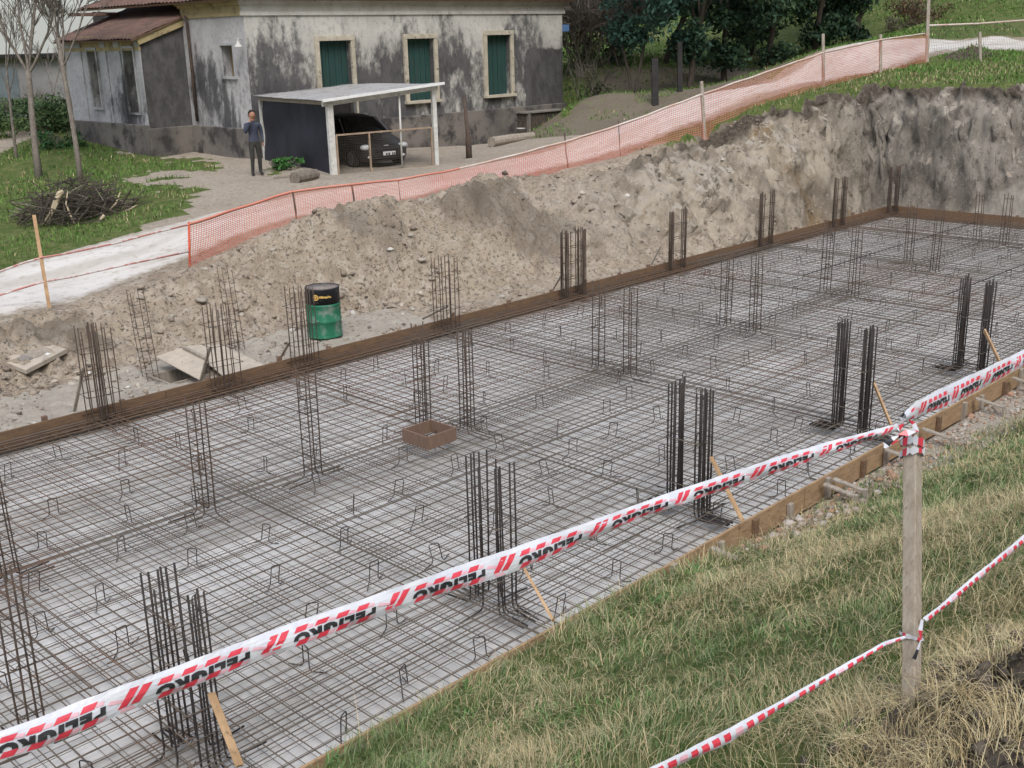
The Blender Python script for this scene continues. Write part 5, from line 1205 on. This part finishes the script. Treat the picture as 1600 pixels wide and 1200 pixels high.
def person():
    p = on(402, 274, 1.5); S = 1.0
    r = thing('person', 'person in dark blue jacket standing left of the carport, one hand raised to the face', 'person', tuple(p), math.radians(-18))
    # local frame: faces -y, x to its left
    J = dict(pel=(0, 0, .92), waist=(0, .0, 1.06), chest=(0, .01, 1.28), neck=(0, .0, 1.46), head0=(0, -.015, 1.54), head1=(0, -.02, 1.66),
             hl=(.09, 0, .88), kl=(.105, -.02, .49), al=(.11, .02, .09), tl=(.13, -.15, .04), hr=(-.09, 0, .88), kr=(-.10, -.05, .49), ar=(-.115, .0, .09), tr=(-.15, -.17, .04),
             sl=(.185, .01, 1.40), el=(.235, .02, 1.13), wl=(.215, -.09, .90), sr=(-.185, .01, 1.40), er=(-.25, -.12, 1.17), wr=(-.125, -.19, 1.45))
    R = dict(pel=.15, waist=.135, chest=.165, neck=.058, head0=.075, head1=.085, hl=.10, kl=.068, al=.05, tl=.04, hr=.10, kr=.068, ar=.05, tr=.04, sl=.072, el=.052, wl=.036, sr=.072, er=.052, wr=.036)
    E_ = [('pel', 'waist'), ('waist', 'chest'), ('chest', 'neck'), ('neck', 'head0'), ('head0', 'head1'), ('pel', 'hl'), ('hl', 'kl'), ('kl', 'al'), ('al', 'tl'), ('pel', 'hr'), ('hr', 'kr'), ('kr', 'ar'), ('ar', 'tr'), ('chest', 'sl'), ('sl', 'el'), ('el', 'wl'), ('chest', 'sr'), ('sr', 'er'), ('er', 'wr')]
    # hands: palm and five fingers each
    def hand(pre, w, d, side, curl):
        w = Vector(w); d = Vector(d).normalized(); s = Vector(side).normalized(); nrm = d.cross(s)
        pl = w + d * .05; J[pre + 'p'] = tuple(pl); R[pre + 'p'] = .034; E_.append(('w' + pre[-1], pre + 'p'))
        for k, (o, ln) in enumerate(((-.026, .062), (-.009, .074), (.009, .068), (.025, .052))):
            a = pl + d * .03 + s * o; b = a + d * ln * .55 + nrm * curl * .4 * ln; c = b + d * ln * .35 + nrm * curl * ln * .6
            for nm, q, rad in (('a', a, .012), ('b', b, .010), ('c', c, .008)): J[f'{pre}{k}{nm}'] = tuple(q); R[f'{pre}{k}{nm}'] = rad
            E_.extend([(pre + 'p', f'{pre}{k}a'), (f'{pre}{k}a', f'{pre}{k}b'), (f'{pre}{k}b', f'{pre}{k}c')])
        a = pl - s * .03 + d * .0; b = a - s * .022 + d * .03 + nrm * .01; J[pre + 'ta'] = tuple(a); J[pre + 'tb'] = tuple(b); R[pre + 'ta'] = .014; R[pre + 'tb'] = .010
        E_.extend([(pre + 'p', pre + 'ta'), (pre + 'ta', pre + 'tb')])
    hand('hl', J['wl'], (-.02, -.06, -1), (0, 1, 0), .5) if False else None
    ns = {'L': ('wl', (-.02, -.10, -1), (0, 1, -.1)), 'R': ('wr', (.35, .1, 1), (-.3, .9, 0))}
    J['wL'] = J.pop('wl'); R['wL'] = R.pop('wl'); J['wR'] = J.pop('wr'); R['wR'] = R.pop('wr'); E_[:] = [tuple({'wl': 'wL', 'wr': 'wR'}.get(q, q) for q in e) for e in E_]
    hand('hndL', J['wL'], (-.02, -.15, -1), (0, 1, -.1), .6); hand('hndR', J['wR'], (.30, .10, 1), (-.35, .9, 0), .5)
    keys = list(J); me = bpy.data.meshes.new('person_body'); me.from_pydata([J[k] for k in keys], [(keys.index(a), keys.index(b)) for a, b in E_], [])
    tmp = bpy.data.objects.new('tmp', me); COL.objects.link(tmp); sk = tmp.modifiers.new('skin', 'SKIN'); sk.use_smooth_shade = True
    for i, k in enumerate(keys): me.skin_vertices[0].data[i].radius = (R[k], R[k] * (.72 if k in ('chest', 'waist', 'pel') else 1)); me.skin_vertices[0].data[i].use_root = (k == 'pel')
    ss = tmp.modifiers.new('sub', 'SUBSURF'); ss.levels = 1; ss.render_levels = 1
    dg = bpy.context.evaluated_depsgraph_get(); bme = bpy.data.meshes.new_from_object(tmp.evaluated_get(dg)); bpy.data.objects.remove(tmp)
    for m in ('skin', 'jacket', 'trousers', 'shoe'): bme.materials.append(M[m])
    for f in bme.polygons:
        c = f.center; z = c.z
        k = 0 if z > 1.475 else 1
        hd = Vector(J['wR']) ; hl_ = Vector(J['wL'])
        if (c - hd).length < .2 and (c - hd).dot(Vector((.3, .1, 1))) > .01 and c.x < -.02 and c.y < -.08: k = 0
        elif (c - hl_).length < .24 and z < J['wL'][2] - .01 and c.x > .15: k = 0
        elif z < .93: k = 2
        if z < .10: k = 3
        f.material_index = k
    body = link('body', bme, r)
    # head details
    mb = MB(); mb.blob((0, -.01, 1.635), (.088, .105, .125), 3, .0, 1); mb.build('face', M['skin'], r, local=True, smooth=True)
    mb = MB(); mb.blob((0, -.122, 1.62), (.014, .024, .026), 1, 0, 2); mb.build('nose', M['skin'], r, local=True, smooth=True)
    for s in (-1, 1):
        mb = MB(); mb.blob((s * .034, -.104, 1.65), (.012, .009, .007), 1, 0, 2); mb.build('eye', M['black'], r, local=True, smooth=True)
        mb = MB(); mb.blob((s * .09, .0, 1.635), (.012, .024, .034), 1, 0, 3); mb.build('ear', M['skin'], r, local=True, smooth=True)
    mb = MB(); mb.box((0, -.108, 1.578), (.045, .01, .009)); mb.build('mouth', M['emblem'], r, local=True)
    bm = bmesh.new(); bmesh.ops.create_icosphere(bm, subdivisions=3, radius=1)
    bmesh.ops.bisect_plane(bm, geom=bm.verts[:] + bm.edges[:] + bm.faces[:], plane_co=(0, -.35, .25), plane_no=(0, -.75, -.66), clear_outer=True)
    for v in bm.verts: v.co = Vector((v.co.x * .095, v.co.y * .112, v.co.z * .118 + 1.652))
    hm = bpy.data.meshes.new('hair'); bm.to_mesh(hm); bm.free(); hm.materials.append(M['hair']); ho = link('hair', hm, r); so = ho.modifiers.new('thick', 'SOLIDIFY'); so.thickness = .012; so.offset = 1
    mb = MB()
    mb.tube([(0, -.0, 1.455), (0, .0, 1.475)], [.075, .068], 12); mb.build('collar', M['jacket'], r, local=True, smooth=True)
person()
# ------------------------------------------------------------------ vegetation
def limb(mb, p, d, L, r, depth, rr, spread=.5, up=.12, kids=(2, 3), minr=.006, wig=.12):
    p = Vector(p); d = Vector(d).normalized(); n = 5; pts = [p.copy()]; rs = [r]
    q = p.copy(); dd = d.copy(); ends = []
    for i in range(n):
        dd = (dd + Vector((rr.gauss(0, wig), rr.gauss(0, wig), rr.gauss(0, wig * .6) + up * .25))).normalized(); q = q + dd * (L / n); pts.append(q.copy()); rs.append(max(minr, r * (1 - .42 * (i + 1) / n)))
        if depth > 0 and i >= 1 and rr.random() < .55: ends.append((q.copy(), dd.copy(), rs[-1]))
    mb.tube(pts, rs, 7 if r > .04 else (5 if r > .015 else 3), False)
    if depth <= 0: return
    for k in range(rr.randint(*kids)): ends.append((q.copy(), dd.copy(), rs[-1]))
    for (a, b, c) in ends:
        s = Vector((rr.gauss(0, 1), rr.gauss(0, 1), rr.gauss(0, .5))); s = (s - b * s.dot(b)).normalized()
        nd = (b + s * rr.uniform(spread * .6, spread * 1.4) + Vector((0, 0, up))).normalized()
        limb(mb, a, nd, L * rr.uniform(.55, .8), c * rr.uniform(.55, .75), depth - 1, rr, spread, up, kids, minr, wig)
def bare_tree(px, py, z, trunk_px, r, seed, label, depth=4, forks=None, limbL=2.2):
    b = on(px, py, z); rr = random.Random(seed); dep = -(CM.T @ (b - np.array([0, 0, CAMH])))[2]
    r0 = thing('bare_tree', label, 'tree', tuple(b), 0, 'leafless trees on the lawn')
    pts = [b - np.array([0, 0, .15])] + [atd(x, y, dep) for x, y in trunk_px]; n = len(pts)
    mb = MB(); mb.tube(pts, [r * (1.25 if i == 0 else 1 - .28 * i / n) for i in range(n)], 10); mb.build('trunk', M['bark_light'], r0, smooth=True)
    for fx, fy, k in forks:                               # main limbs drawn up from the fork
        st = atd(fx, fy, dep); mb = MB()
        for (ex, ey, dd) in k:
            e = atd(ex, ey, dep + dd); d = Vector(e - st)
            limb(mb, st, d, d.length * .8, r * .46, depth + (r > .07), rr, .5, .16, (2, 3), .0095 if r > .07 else .008, .07)
        mb.build('crown', M['bark_light'], r0, smooth=True)
bare_tree(61, 279, 1.3, [(55, 230), (50, 180), (46, 130), (44, 112)], .10, 11, 'tall leafless tree with forked trunk at the left edge of the lawn', 3, [(45, 115, [(-15, 5, 0), (35, -30, -.6), (72, -20, .5), (38, 10, 1.0), (95, 20, -.5)])])
bare_tree(126, 284, 1.3, [(120, 235), (112, 185), (104, 140), (97, 100), (90, 60)], .078, 23, 'leafless tree with slim leaning trunk behind the brush pile', 3, [(98, 105, [(70, 40, 0), (118, -10, .5), (150, 15, -.4)]), (90, 60, [(80, -40, 0), (100, -30, .6)])])
bare_tree(27, 262, 1.3, [(22, 215), (16, 165), (10, 110)], .05, 37, 'thin leafless sapling left of the forked tree', 3, [(14, 150, [(-10, 60, 0), (30, 70, .4)]), (10, 110, [(-5, 20, 0), (25, 15, .4)])])
bare_tree(92, 205, 1.5, [(88, 175), (84, 150)], .05, 41, 'thin leafless sapling by the grey back wall', 3, [(84, 150, [(70, 105, 0), (95, 100, .5)])])

def ond(px, py, z):
    if z < 10: return on(px, py, z)
    p = atd(px, py, z); return np.array([p[0], p[1], gz(p[0], p[1])])
def leaf_cloud(name, mat, clumps, per, size, cols, rr, parent=None, flat=.0, origin=(0, 0, 0)):
    """clumps: (x,y,z,rx,ry,rz); many small leaf faces spread through each clump's volume"""
    Vs = []; Cs = []
    for c in clumps:
        n = int(per * (c[3] * c[4] * c[5]) ** (2 / 3) / .5) + 20
        u = rr.normal(0, 1, (n, 3)); u /= np.linalg.norm(u, axis=1)[:, None]; rad = rr.random((n, 1)) ** .45
        p = np.array(c[:3]) + u * rad * np.array(c[3:6])
        a = rr.normal(0, 1, (n, 3)); a /= np.linalg.norm(a, axis=1)[:, None]; b = rr.normal(0, 1, (n, 3)); b[:, 2] *= .6; b -= a * (a * b).sum(1)[:, None]; b /= np.linalg.norm(b, axis=1)[:, None]
        s = size * rr.uniform(.6, 1.4, (n, 1))
        Vs.append(np.stack([p - a * s, p + b * s * .45, p + a * s, p - b * s * .45], 1))
        base = np.array(cols)[rr.integers(0, len(cols), n)] * rr.uniform(.75, 1.3, (n, 1)); base = base * (.85 + .3 * rr.random())
        Cs.append(np.repeat(base[:, None], 4, 1))
    V = np.vstack([v.reshape(-1, 3) for v in Vs]) - np.array(origin); C = np.vstack([c.reshape(-1, 3) for c in Cs]); F = np.arange(len(V)).reshape(-1, 4)
    return npmesh(name, V, F, mat, C, 'tint', parent=parent)
DG = [tuple(1.45 * q_ for q_ in c_) for c_ in [(.020, .045, .026), (.028, .055, .030), (.016, .035, .022), (.035, .06, .028)]]
BG = [tuple(1.4 * q_ for q_ in c_) for c_ in [(.028, .065, .048), (.022, .05, .04), (.035, .075, .05)]]
def leafy_tree(px, py, z, H, crown, cols, seed, label, name='leafy_tree', trunk_r=.14, stems=1, nclump=34, per=170, size=.13, lean=0, low=.25):
    """crown: width (m), bottom fraction of H"""
    b = ond(px, py, z); rr = np.random.default_rng(seed); r2 = random.Random(seed)
    r = thing(name, label, 'tree', tuple(b), 0, 'evergreen trees right of the house')
    mb = MB()
    for k in range(stems):
        a = r2.uniform(0, 6.28); sp = .12 * (stems > 1); limb(mb, b + np.array([.1 * math.cos(a), .1 * math.sin(a), -.1]), (sp * math.cos(a) + lean, sp * math.sin(a), 1), H * .5, trunk_r * (1 if stems == 1 else .65), 2, r2, .55, .15, (2, 3), .012)
    mb.build('trunk', M['bark_dark'], r, smooth=True)
    cl = []
    for i in range(nclump):
        v = rr.random(); zz = b[2] + H * (low + (1 - low) * v); wid = crown / 2 * (math.sin(math.pi * min(1, .18 + .82 * (1 - v) ** .8)) ** .6) * rr.uniform(.35, 1.05)
        a = rr.uniform(0, 6.28); s = rr.uniform(.45, .95) * crown / 5
        cl.append((b[0] + lean * H * v + wid * math.cos(a), b[1] + wid * math.sin(a), zz, s, s, s * .75))
    leaf_cloud('crown', M['leaf'], cl, per, size, cols, rr, r, origin=b)
leafy_tree(990, 142, 42, 5.6, 5.0, BG, 3, 'small dark tree with two slim dividing stems on the slope right of the house', trunk_r=.10, stems=2, nclump=30, low=.34, size=.11)
leafy_tree(1075, 143, 44, 7.5, 5.0, DG + BG, 5, 'dark evergreen tree behind the two black posts', low=.22, nclump=36)
leafy_tree(1135, 130, 46, 8.5, 5.2, DG, 7, 'tall dark evergreen tree, second from the left of the dense clump', low=.10, nclump=44)
leafy_tree(1205, 108, 48, 9.0, 5.2, DG, 9, 'tall dark evergreen tree in the middle of the dense clump', low=.04, nclump=48)
leafy_tree(1275, 85, 50, 8.5, 5.0, DG, 13, 'dark evergreen tree right of the middle of the dense clump', low=.02, nclump=46)
leafy_tree(1335, 70, 51, 6.5, 4.0, DG + [(.03, .06, .04)], 15, 'lowest evergreen tree at the right end of the dense clump', low=.02, nclump=36)
leafy_tree(1040, 92, 50, 9.0, 6.0, BG + DG, 17, 'broad bluish evergreen tree high behind the slim stemmed tree', low=.25, nclump=40)
leafy_tree(1170, 100, 54, 10.0, 7.0, DG, 19, 'broad evergreen tree at the back of the dense clump', low=.1, nclump=48)
leafy_tree(1305, 70, 57, 9.0, 6.0, DG, 21, 'evergreen tree at the back right of the dense clump', low=.05, nclump=44)
leafy_tree(955, 95, 53, 8.0, 5.0, BG + [(.04, .075, .035)], 27, 'mid green tree behind the thicket at the house corner', low=.2, nclump=36)
def bush(px, py, z, w, h, cols, seed, label, n=14, size=.07, per=260, twigs=True, name='shrub', tmat='bark'):
    b = ond(px, py, z); rr = np.random.default_rng(seed); r2 = random.Random(seed)
    r = thing(name, label, 'shrub', tuple(b))
    mb = MB()
    th = name == 'bare_thicket'
    for k in range(22 if th else 9): limb(mb, b + np.array([r2.uniform(-.45, .45) * w, r2.uniform(-.3, .3) * w, -.05]), (r2.uniform(-.6, .6), r2.uniform(-.6, .6), 1), h * (.36 if th else .5), .03 if th else .02, 3 if th else 2, r2, .5, .10 if th else .1, (2, 3), .014 if th else .005)
    mb.build('stems', M[tmat], r, smooth=True)
    if cols:
        cl = [(b[0] + rr.uniform(-.5, .5) * w, b[1] + rr.uniform(-.4, .4) * w, b[2] + h * rr.uniform(.15, .85), w * .2, w * .2, h * .22) for _ in range(n)]
        leaf_cloud('foliage', M['leaf'], cl, per, size, cols, rr, r, origin=b)
bush(1432, 46, 56, 2.6, 1.5, [(.10, .055, .035), (.075, .06, .035), (.13, .075, .045)], 31, 'reddish brown shrub on the grass right of the evergreens')
bush(1398, 50, 55, 1.1, .9, [(.16, .15, .09), (.12, .13, .07)], 32, 'small pale dry shrub beside the reddish shrub', n=8)
bush(925, 118, 43, 1.6, 1.5, [(.05, .085, .035), (.075, .09, .045)], 33, 'low green brown bush on the slope beside the house corner', n=10, per=160)
bush(945, 85, 48, 3.0, 4.6, [(.05, .075, .04), (.07, .08, .05), (.035, .06, .035)], 34, 'half bare brownish thicket under the mid green tree', name='bare_thicket', n=20, per=150, size=.1)
bush(912, 90, 47, 1.8, 5.0, None, 35, 'tall grey twiggy thicket rising just behind the house corner', name='bare_thicket')
bush(98, 243, 1.4, 2.0, .9, [(.03, .085, .03), (.04, .11, .035)], 36, 'low dark green shrub on the left lawn by the slim tree')
bush(30, 205, 1.5, 5.5, 1.3, [(.07, .12, .045), (.09, .13, .05), (.05, .09, .035)], 37, 'long green thicket in front of the grey back wall', n=30)
bush(82, 205, 1.5, 2.6, 1.7, [(.04, .08, .03), (.06, .10, .04)], 38, 'narrow green shrub in front of the grey back wall')
bush(445, 265, 1.45, 1.0, .35, [(.05, .15, .035), (.04, .12, .03)], 39, 'low clump of bright weeds at the foot of the navy tarp', n=10)

def back_wall():
    c = at(-80, 190, 1.4); d = at(118, 178, 1.4); r = thing('outbuilding', 'long low grey building with dark roof edge behind the left trees', 'outbuilding', (24, 62, 1.4))
    y = 58.0; xa, xb = aty(-260, 150, y)[0], aty(190, 150, y)[0]; zt = aty(60, 89, y)[2]
    mb = MB(); mb.box(((xa + xb) / 2, y + 3, zt / 2), (xb - xa, 6, zt)); mb.build('wall', M['grey_wall'], r)
    mb = MB(); mb.box(((xa + xb) / 2, y + 2.9, zt + .07), (xb - xa + .3, 6.6, .16)); mb.build('roof_edge', M['black_post'], r)
    mb = MB(); x1 = aty(30, 150, y)[0]; mb.box(((xa + x1) / 2, y - .06, zt * .46), (x1 - xa, .1, zt * .86)); mb.build('blue_grey_panel', mottled('blue_grey_sheet', (.17, .20, .22), (.12, .15, .17), .8, .8, .003), r)
back_wall()
def posts_black():
    for (px, py, pt, w, lab) in ((1024, 167, 92, .24, 'thick black post beside the road, left of two'), (1063, 144, 66, .19, 'thin taller black post beside the road, right of two')):
        b = ond(px, py, 40 if px < 1050 else 41.5); dep = -(CM.T @ (b - np.array([0, 0, CAMH])))[2]; t = atd(px - 1, pt, dep); mb = MB(); mb.beam((b[0], b[1], b[2] - .2), t, w, w * .85, taper=.95); tag(mb.build('black_post', M['black_post'], bevel=.012), lab, 'post', 'black posts beside the road')
    for (px, py, lab) in ((1483, 28, 'dark pole on the far grass at the top right, left of two'), (1508, 22, 'slim dark pole on the far grass at the top right, right of two')):
        b = ond(px, py, 62); mb = MB(); mb.tube([(b[0], b[1], b[2] - .2), (b[0] + .05, b[1], b[2] + 2.5), (b[0], b[1], b[2] + 6)], [.13 if px < 1500 else .08, .11 if px < 1500 else .07, .06], 8); tag(mb.build('far_pole', M['dark_iron'], smooth=True), lab, 'pole', 'dark poles on the far grass')
posts_black()
def brush():
    b = on(122, 338, 1.05); rr = random.Random(4); r = thing('brush_pile', 'heap of cut dead branches with a pale split limb on the lawn', 'brush pile', tuple(b))
    mb = MB()
    for k in range(380):
        a = rr.uniform(0, 6.28); R = rr.random() ** .6 * 1.35; h = 1.05 * (1 - (R / 1.5) ** 1.4) * rr.random()
        c = Vector((b[0] + R * math.cos(a) * .95 + .1, b[1] + R * math.sin(a) * .9, b[2] + h)); d = Vector((rr.gauss(0, 1), rr.gauss(0, 1), rr.gauss(.1, .4))).normalized(); L = rr.uniform(.25, .75); k_ = Vector((rr.gauss(0, .06), rr.gauss(0, .06), rr.gauss(0, .06)))
        p0, p2 = c - d * L, c + d * L; p0.z = max(p0.z, b[2]); mb.tube([p0, c + k_, p2], [rr.uniform(.008, .022), .012, .004], 4, False)
    mb.build('branches', M['bark_dark'], r); mb = MB()
    for k in range(60):
        a = rr.uniform(0, 6.28); R = rr.random() ** .6 * 1.3; h = .95 * (1 - (R / 1.5) ** 1.4) * rr.random() + .05
        c = Vector((b[0] + R * math.cos(a), b[1] + R * math.sin(a) * .9, b[2] + h)); d = Vector((rr.gauss(0, 1), rr.gauss(0, 1), rr.gauss(.1, .5))).normalized(); L = rr.uniform(.2, .7); mb.tube([c - d * L, c, c + d * L], [.016, .012, .004], 4, False)
    mb.build('branches', M['bark'], r)
    dep = -(CM.T @ (b - np.array([0, 0, CAMH])))[2] - .9
    sw = mottled('split_wood', (.50, .42, .29), (.40, .33, .23), 8, .9, .003)
    for pts, rs in (([(66, 352), (78, 334), (88, 314), (94, 302), (99, 299)], [.02, .03, .07, .075, .05]), ([(74, 350), (84, 330), (91, 310)], [.02, .03, .05]), ([(122, 360), (110, 336), (103, 318), (106, 298)], [.03, .025, .018, .01]),
                    ([(152, 350), (163, 336)], [.03, .04]), ([(188, 300), (181, 318), (170, 330)], [.012, .02, .025]), ([(190, 331), (205, 326), (214, 320)], [.012, .02, .012])):
        mb = MB(); mb.tube([atd(a_, b_, dep + (.5 if a_ > 165 else 0)) for a_, b_ in pts], rs, 7); mb.build('split_limb', sw, r, smooth=True)
brush()

# ------------------------------------------------------------------ grass
def blades(name, x, y, z, L, w, cols, droop, label, cat, segs=3, seedk=0, leanmax=.7):
    n = len(x); rr = np.random.default_rng(100 + seedk); a = rr.uniform(0, 2 * np.pi, n) if leanmax < .85 else np.where(rr.random(n) < .6, fbm(x * 1.4, y * 1.4, 500 + seedk, 3) * 9 + rr.normal(0, .6, n), rr.uniform(0, 2 * np.pi, n)); dirx, diry = np.cos(a), np.sin(a)
    b = a + np.pi / 2 + rr.normal(0, .5, n); sx, sy = np.cos(b), np.sin(b); k = rr.uniform(.15, leanmax, n) * droop
    V = np.zeros((n, (segs + 1) * 2, 3))
    for i in range(segs + 1):
        t = i / segs; out = L * k * t ** 1.6; up = L * np.sqrt(np.maximum(.06, 1 - (k * t) ** 2 * .8)) * t * (1 - .25 * k * t)
        cx, cy, cz = x + dirx * out, y + diry * out, z - .01 + up; ww = w * (1 - .85 * t) / 2
        V[:, 2 * i] = np.stack([cx - sx * ww, cy - sy * ww, cz], -1); V[:, 2 * i + 1] = np.stack([cx + sx * ww, cy + sy * ww, cz], -1)
    m = (segs + 1) * 2; idx = (np.arange(n) * m)[:, None]; F = np.stack([np.stack([idx[:, 0] + 2 * i, idx[:, 0] + 2 * i + 1, idx[:, 0] + 2 * i + 3, idx[:, 0] + 2 * i + 2], -1) for i in range(segs)], 1).reshape(-1, 4)
    C = np.repeat(cols[:, None], m, 1).reshape(-1, 3)
    return tag(npmesh(name, V.reshape(-1, 3), F, M['blade'], C, 'tint'), label, cat, kind='stuff')
GREEN = np.array([1.6, 1.36, 2.0]) * np.array([(.085, .15, .035), (.11, .17, .05), (.06, .12, .03), (.14, .19, .07)]); STRAW = 1.45 * np.array([(.33, .27, .15), (.27, .215, .12), (.40, .34, .21), (.22, .18, .105), (.30, .27, .17)])
def in_view(x, y, z, mx=.47, my=.37):
    p = np.stack([x, y, z - CAMH], -1) @ CM; d = -p[:, 2]; ok = d > .8
    return ok & (np.abs(p[:, 0]) < np.maximum(d, .1) * (mx + .12)) & (np.abs(p[:, 1]) < np.maximum(d, .1) * (my + .12)), d
def near_grass():
    N = 620000; rr = np.random.default_rng(5)
    x = rr.uniform(-1, 24, N); y = rr.uniform(-.6, 5.58, N); h = terrain(x, y)[0]
    ok, d = in_view(x, y, h); wide = in_view(x, y, h, 1.1, .7)[0] | (np.hypot(x, y) < 9); side = wide & ~ok & (rr.random(N) < .4); ok = ok | side; d = np.where(side, np.maximum(d, 5), d)
    edge = 5.56 - np.interp(x, [7, 8.4, 9.5, 11, 14, 20], [-.3, -.12, .04, .2, .55, .85]); fall = np.clip((edge - y) / .35 + .5, 0, 1)
    dens = np.clip(5.2 / np.maximum(d, 1), .18, 1) ** 1.1 * fall * (.45 + .9 * np.clip(fbm(x * 1.6, y * 1.6, 201, 3) + .5, 0, 1))
    soil = np.exp(-((x - 3.82) / .70) ** 2 - ((y - 1.24) / .42) ** 2); dens = dens * np.clip(1.1 - soil * 2.6, .02, 1)
    ok &= rr.random(N) < dens; keep_ = ok; x, y, h, d, soil = x[ok], y[ok], h[ok], d[ok], soil[ok]; n = len(x)
    pn = fbm(x * .75, y * .75, 211, 4) + fbm(x * 3, y * 3, 212, 2) * .35 + .05 * (x > 8); pn = pn + .45 * np.exp(-((x - 3.6) / .5) ** 2 - ((y - 5.1) / .45) ** 2)
    gp = np.clip(.58 + pn * .7, .2, .92) * (soil < .2); isg = rr.random(n) < gp
    cols = np.where(isg[:, None], GREEN[rr.integers(0, 4, n)], STRAW[rr.integers(0, 5, n)]) * rr.uniform(.82, 1.18, (n, 1))
    L = np.where(isg, rr.uniform(.045, .125, n), rr.uniform(.05, .17, n)) * (.75 + .8 * np.clip(fbm(x * 1.1, y * 1.1, 221, 3) + .3, 0, 1)); tall = (~isg) & (rr.random(n) < .045); L[tall] *= 1.9; lip = (y > 5.25) & (x > 3.3) & (x < 8.3); L[lip] *= 1.4
    w = np.where(isg, .0048, .0036) * np.clip(d / 5.5, .75, 2.4) * np.where(side[keep_], 1.6, 1); droop = np.where(isg, 1.0, 1.4)
    weed = isg & (fbm(x * 2.2, y * 2.2, 231, 3) > .24) & (rr.random(n) < .5); w = np.where(weed, w * 2.6, w); L[weed] *= .75; cols[weed] = cols[weed] * np.array([.8, 1.0, .8])
    flat = (~isg) & (rr.random(n) < .25); droop[flat] = 1.9; cols[flat] *= .85
    print('BLADES', n)
    blades('grass', x, y, h, L, w, cols, droop, 'rough mixed green and straw coloured grass on the near bank', 'grass', 3, 1, .9)
near_grass()
def straw_tufts():
    rr = np.random.default_rng(9); X, Y, H, C = [], [], [], []
    for (px, py, s, n) in ((1480, 1120, .20, 900), (1555, 1060, .16, 420), (1590, 1140, .16, 380), (1420, 1175, .20, 520), (1350, 1190, .16, 360), (1500, 1010, .22, 260), (1585, 950, .2, 260), (1330, 1120, .2, 300), (1450, 1090, .1, 260)):
        p = on(px, py, 2.3); x = p[0] + rr.normal(0, s * .55, n); y = p[1] + rr.normal(0, s * .55, n); X.append(x); Y.append(y)
    x = np.concatenate(X); y = np.concatenate(Y); h = terrain(x, y)[0]; n = len(x)
    cols = STRAW[rr.integers(0, 5, n)] * rr.uniform(.9, 1.35, (n, 1)); L = rr.uniform(.07, .19, n)
    blades('dry_straw', x, y, h, L, np.full(n, .0034), cols, np.full(n, 1.5), 'pale dry straw and roots over the dark dug soil in the corner', 'straw', 4, 2, .95)
straw_tufts()
def far_grass():
    rr = np.random.default_rng(15); N = 330000
    x = rr.uniform(2, 62, N); y = rr.uniform(10, 60, N); h, t, _ = terrain(x, y); ok, d = in_view(x, y, h)
    def pp(pts, z): return [at(a, b, z) for a, b in pts]
    xx, yy = x + fbm(x * .8, y * .8, 351, 4, .6) * 1.5, y + fbm(x * .8, y * .8, 352, 4, .6) * 1.5
    A = inpoly(xx, yy, pp([(-200, 330), (60, 300), (150, 284), (250, 300), (297, 325), (285, 350), (180, 375), (60, 404), (-200, 450)], 1.0))
    B = inpoly(xx, yy, pp([(-300, 170), (120, 195), (130, 235), (240, 250), (330, 258), (345, 272), (150, 272), (60, 290), (-300, 320)], 1.35)) & ~inpoly(x, y, pp([(-100, 262), (0, 244), (60, 228), (100, 214), (110, 220), (60, 238), (0, 256), (-100, 276)], 1.35))
    rn = road_near(x); rd = (y - rn) / road_w(x)
    Cc = (x > 22.8) & (rd < -.02) & (t > 1.02) & (y > 14.5) | ((x > 30.8) & (t > 1.05) & (rd < -.02) & (y > 8))
    Dd = (x > 33.2) & (rd > 1.08) & (rr.random(N) < np.where((x > 35) & (x < 45) & (y > 22.5) & (y < 31), .35, .9))
    bk = inpoly(x, y, pp([(876, 95), (960, 95), (1005, 130), (960, 155), (905, 185), (878, 190)], 2.0)) & (y > 26)
    bd = (x > 28.5) & (x < 41) & (y > 22) & (y < 33) & (rd > 1.06) & (fbm(x * .8, y * .8, 305, 3) > -.02) & (rr.random(N) < .6)
    Dd = Dd & ~((x > 27) & (x < 37) & (y < 31)) | bk | bd
    house_ = (x > 17.8) & (x < 34.4) & (y > 30.7) & (y < 41.5)
    ok &= (((A | B) & (rd > 1.06)) | Cc | Dd) & ~house_ & (fbm(x * .9, y * .9, 301, 4) > -.30)
    ok &= rr.random(N) < np.where(Cc, 1, .75)
    x, y, h, d = x[ok], y[ok], h[ok], d[ok]; n = len(x); pn = fbm(x * .5, y * .5, 311, 4)
    isg = rr.random(n) < np.clip(.90 + pn * .7, .35, 1); cols = np.where(isg[:, None], np.array([(.095, .19, .038), (.12, .22, .05), (.08, .155, .035), (.14, .22, .06)])[rr.integers(0, 4, n)], STRAW[rr.integers(0, 5, n)] * .75) * rr.uniform(.8, 1.2, (n, 1))
    print('FARBLADES', n)
    blades('lawn_grass', x, y, h, rr.uniform(.06, .16, n), np.clip(d * .0011, .02, .06), cols, np.full(n, 1.0), 'short green grass of the lawns beyond the road and on the strip above the cut', 'grass', 2, 3)
far_grass()
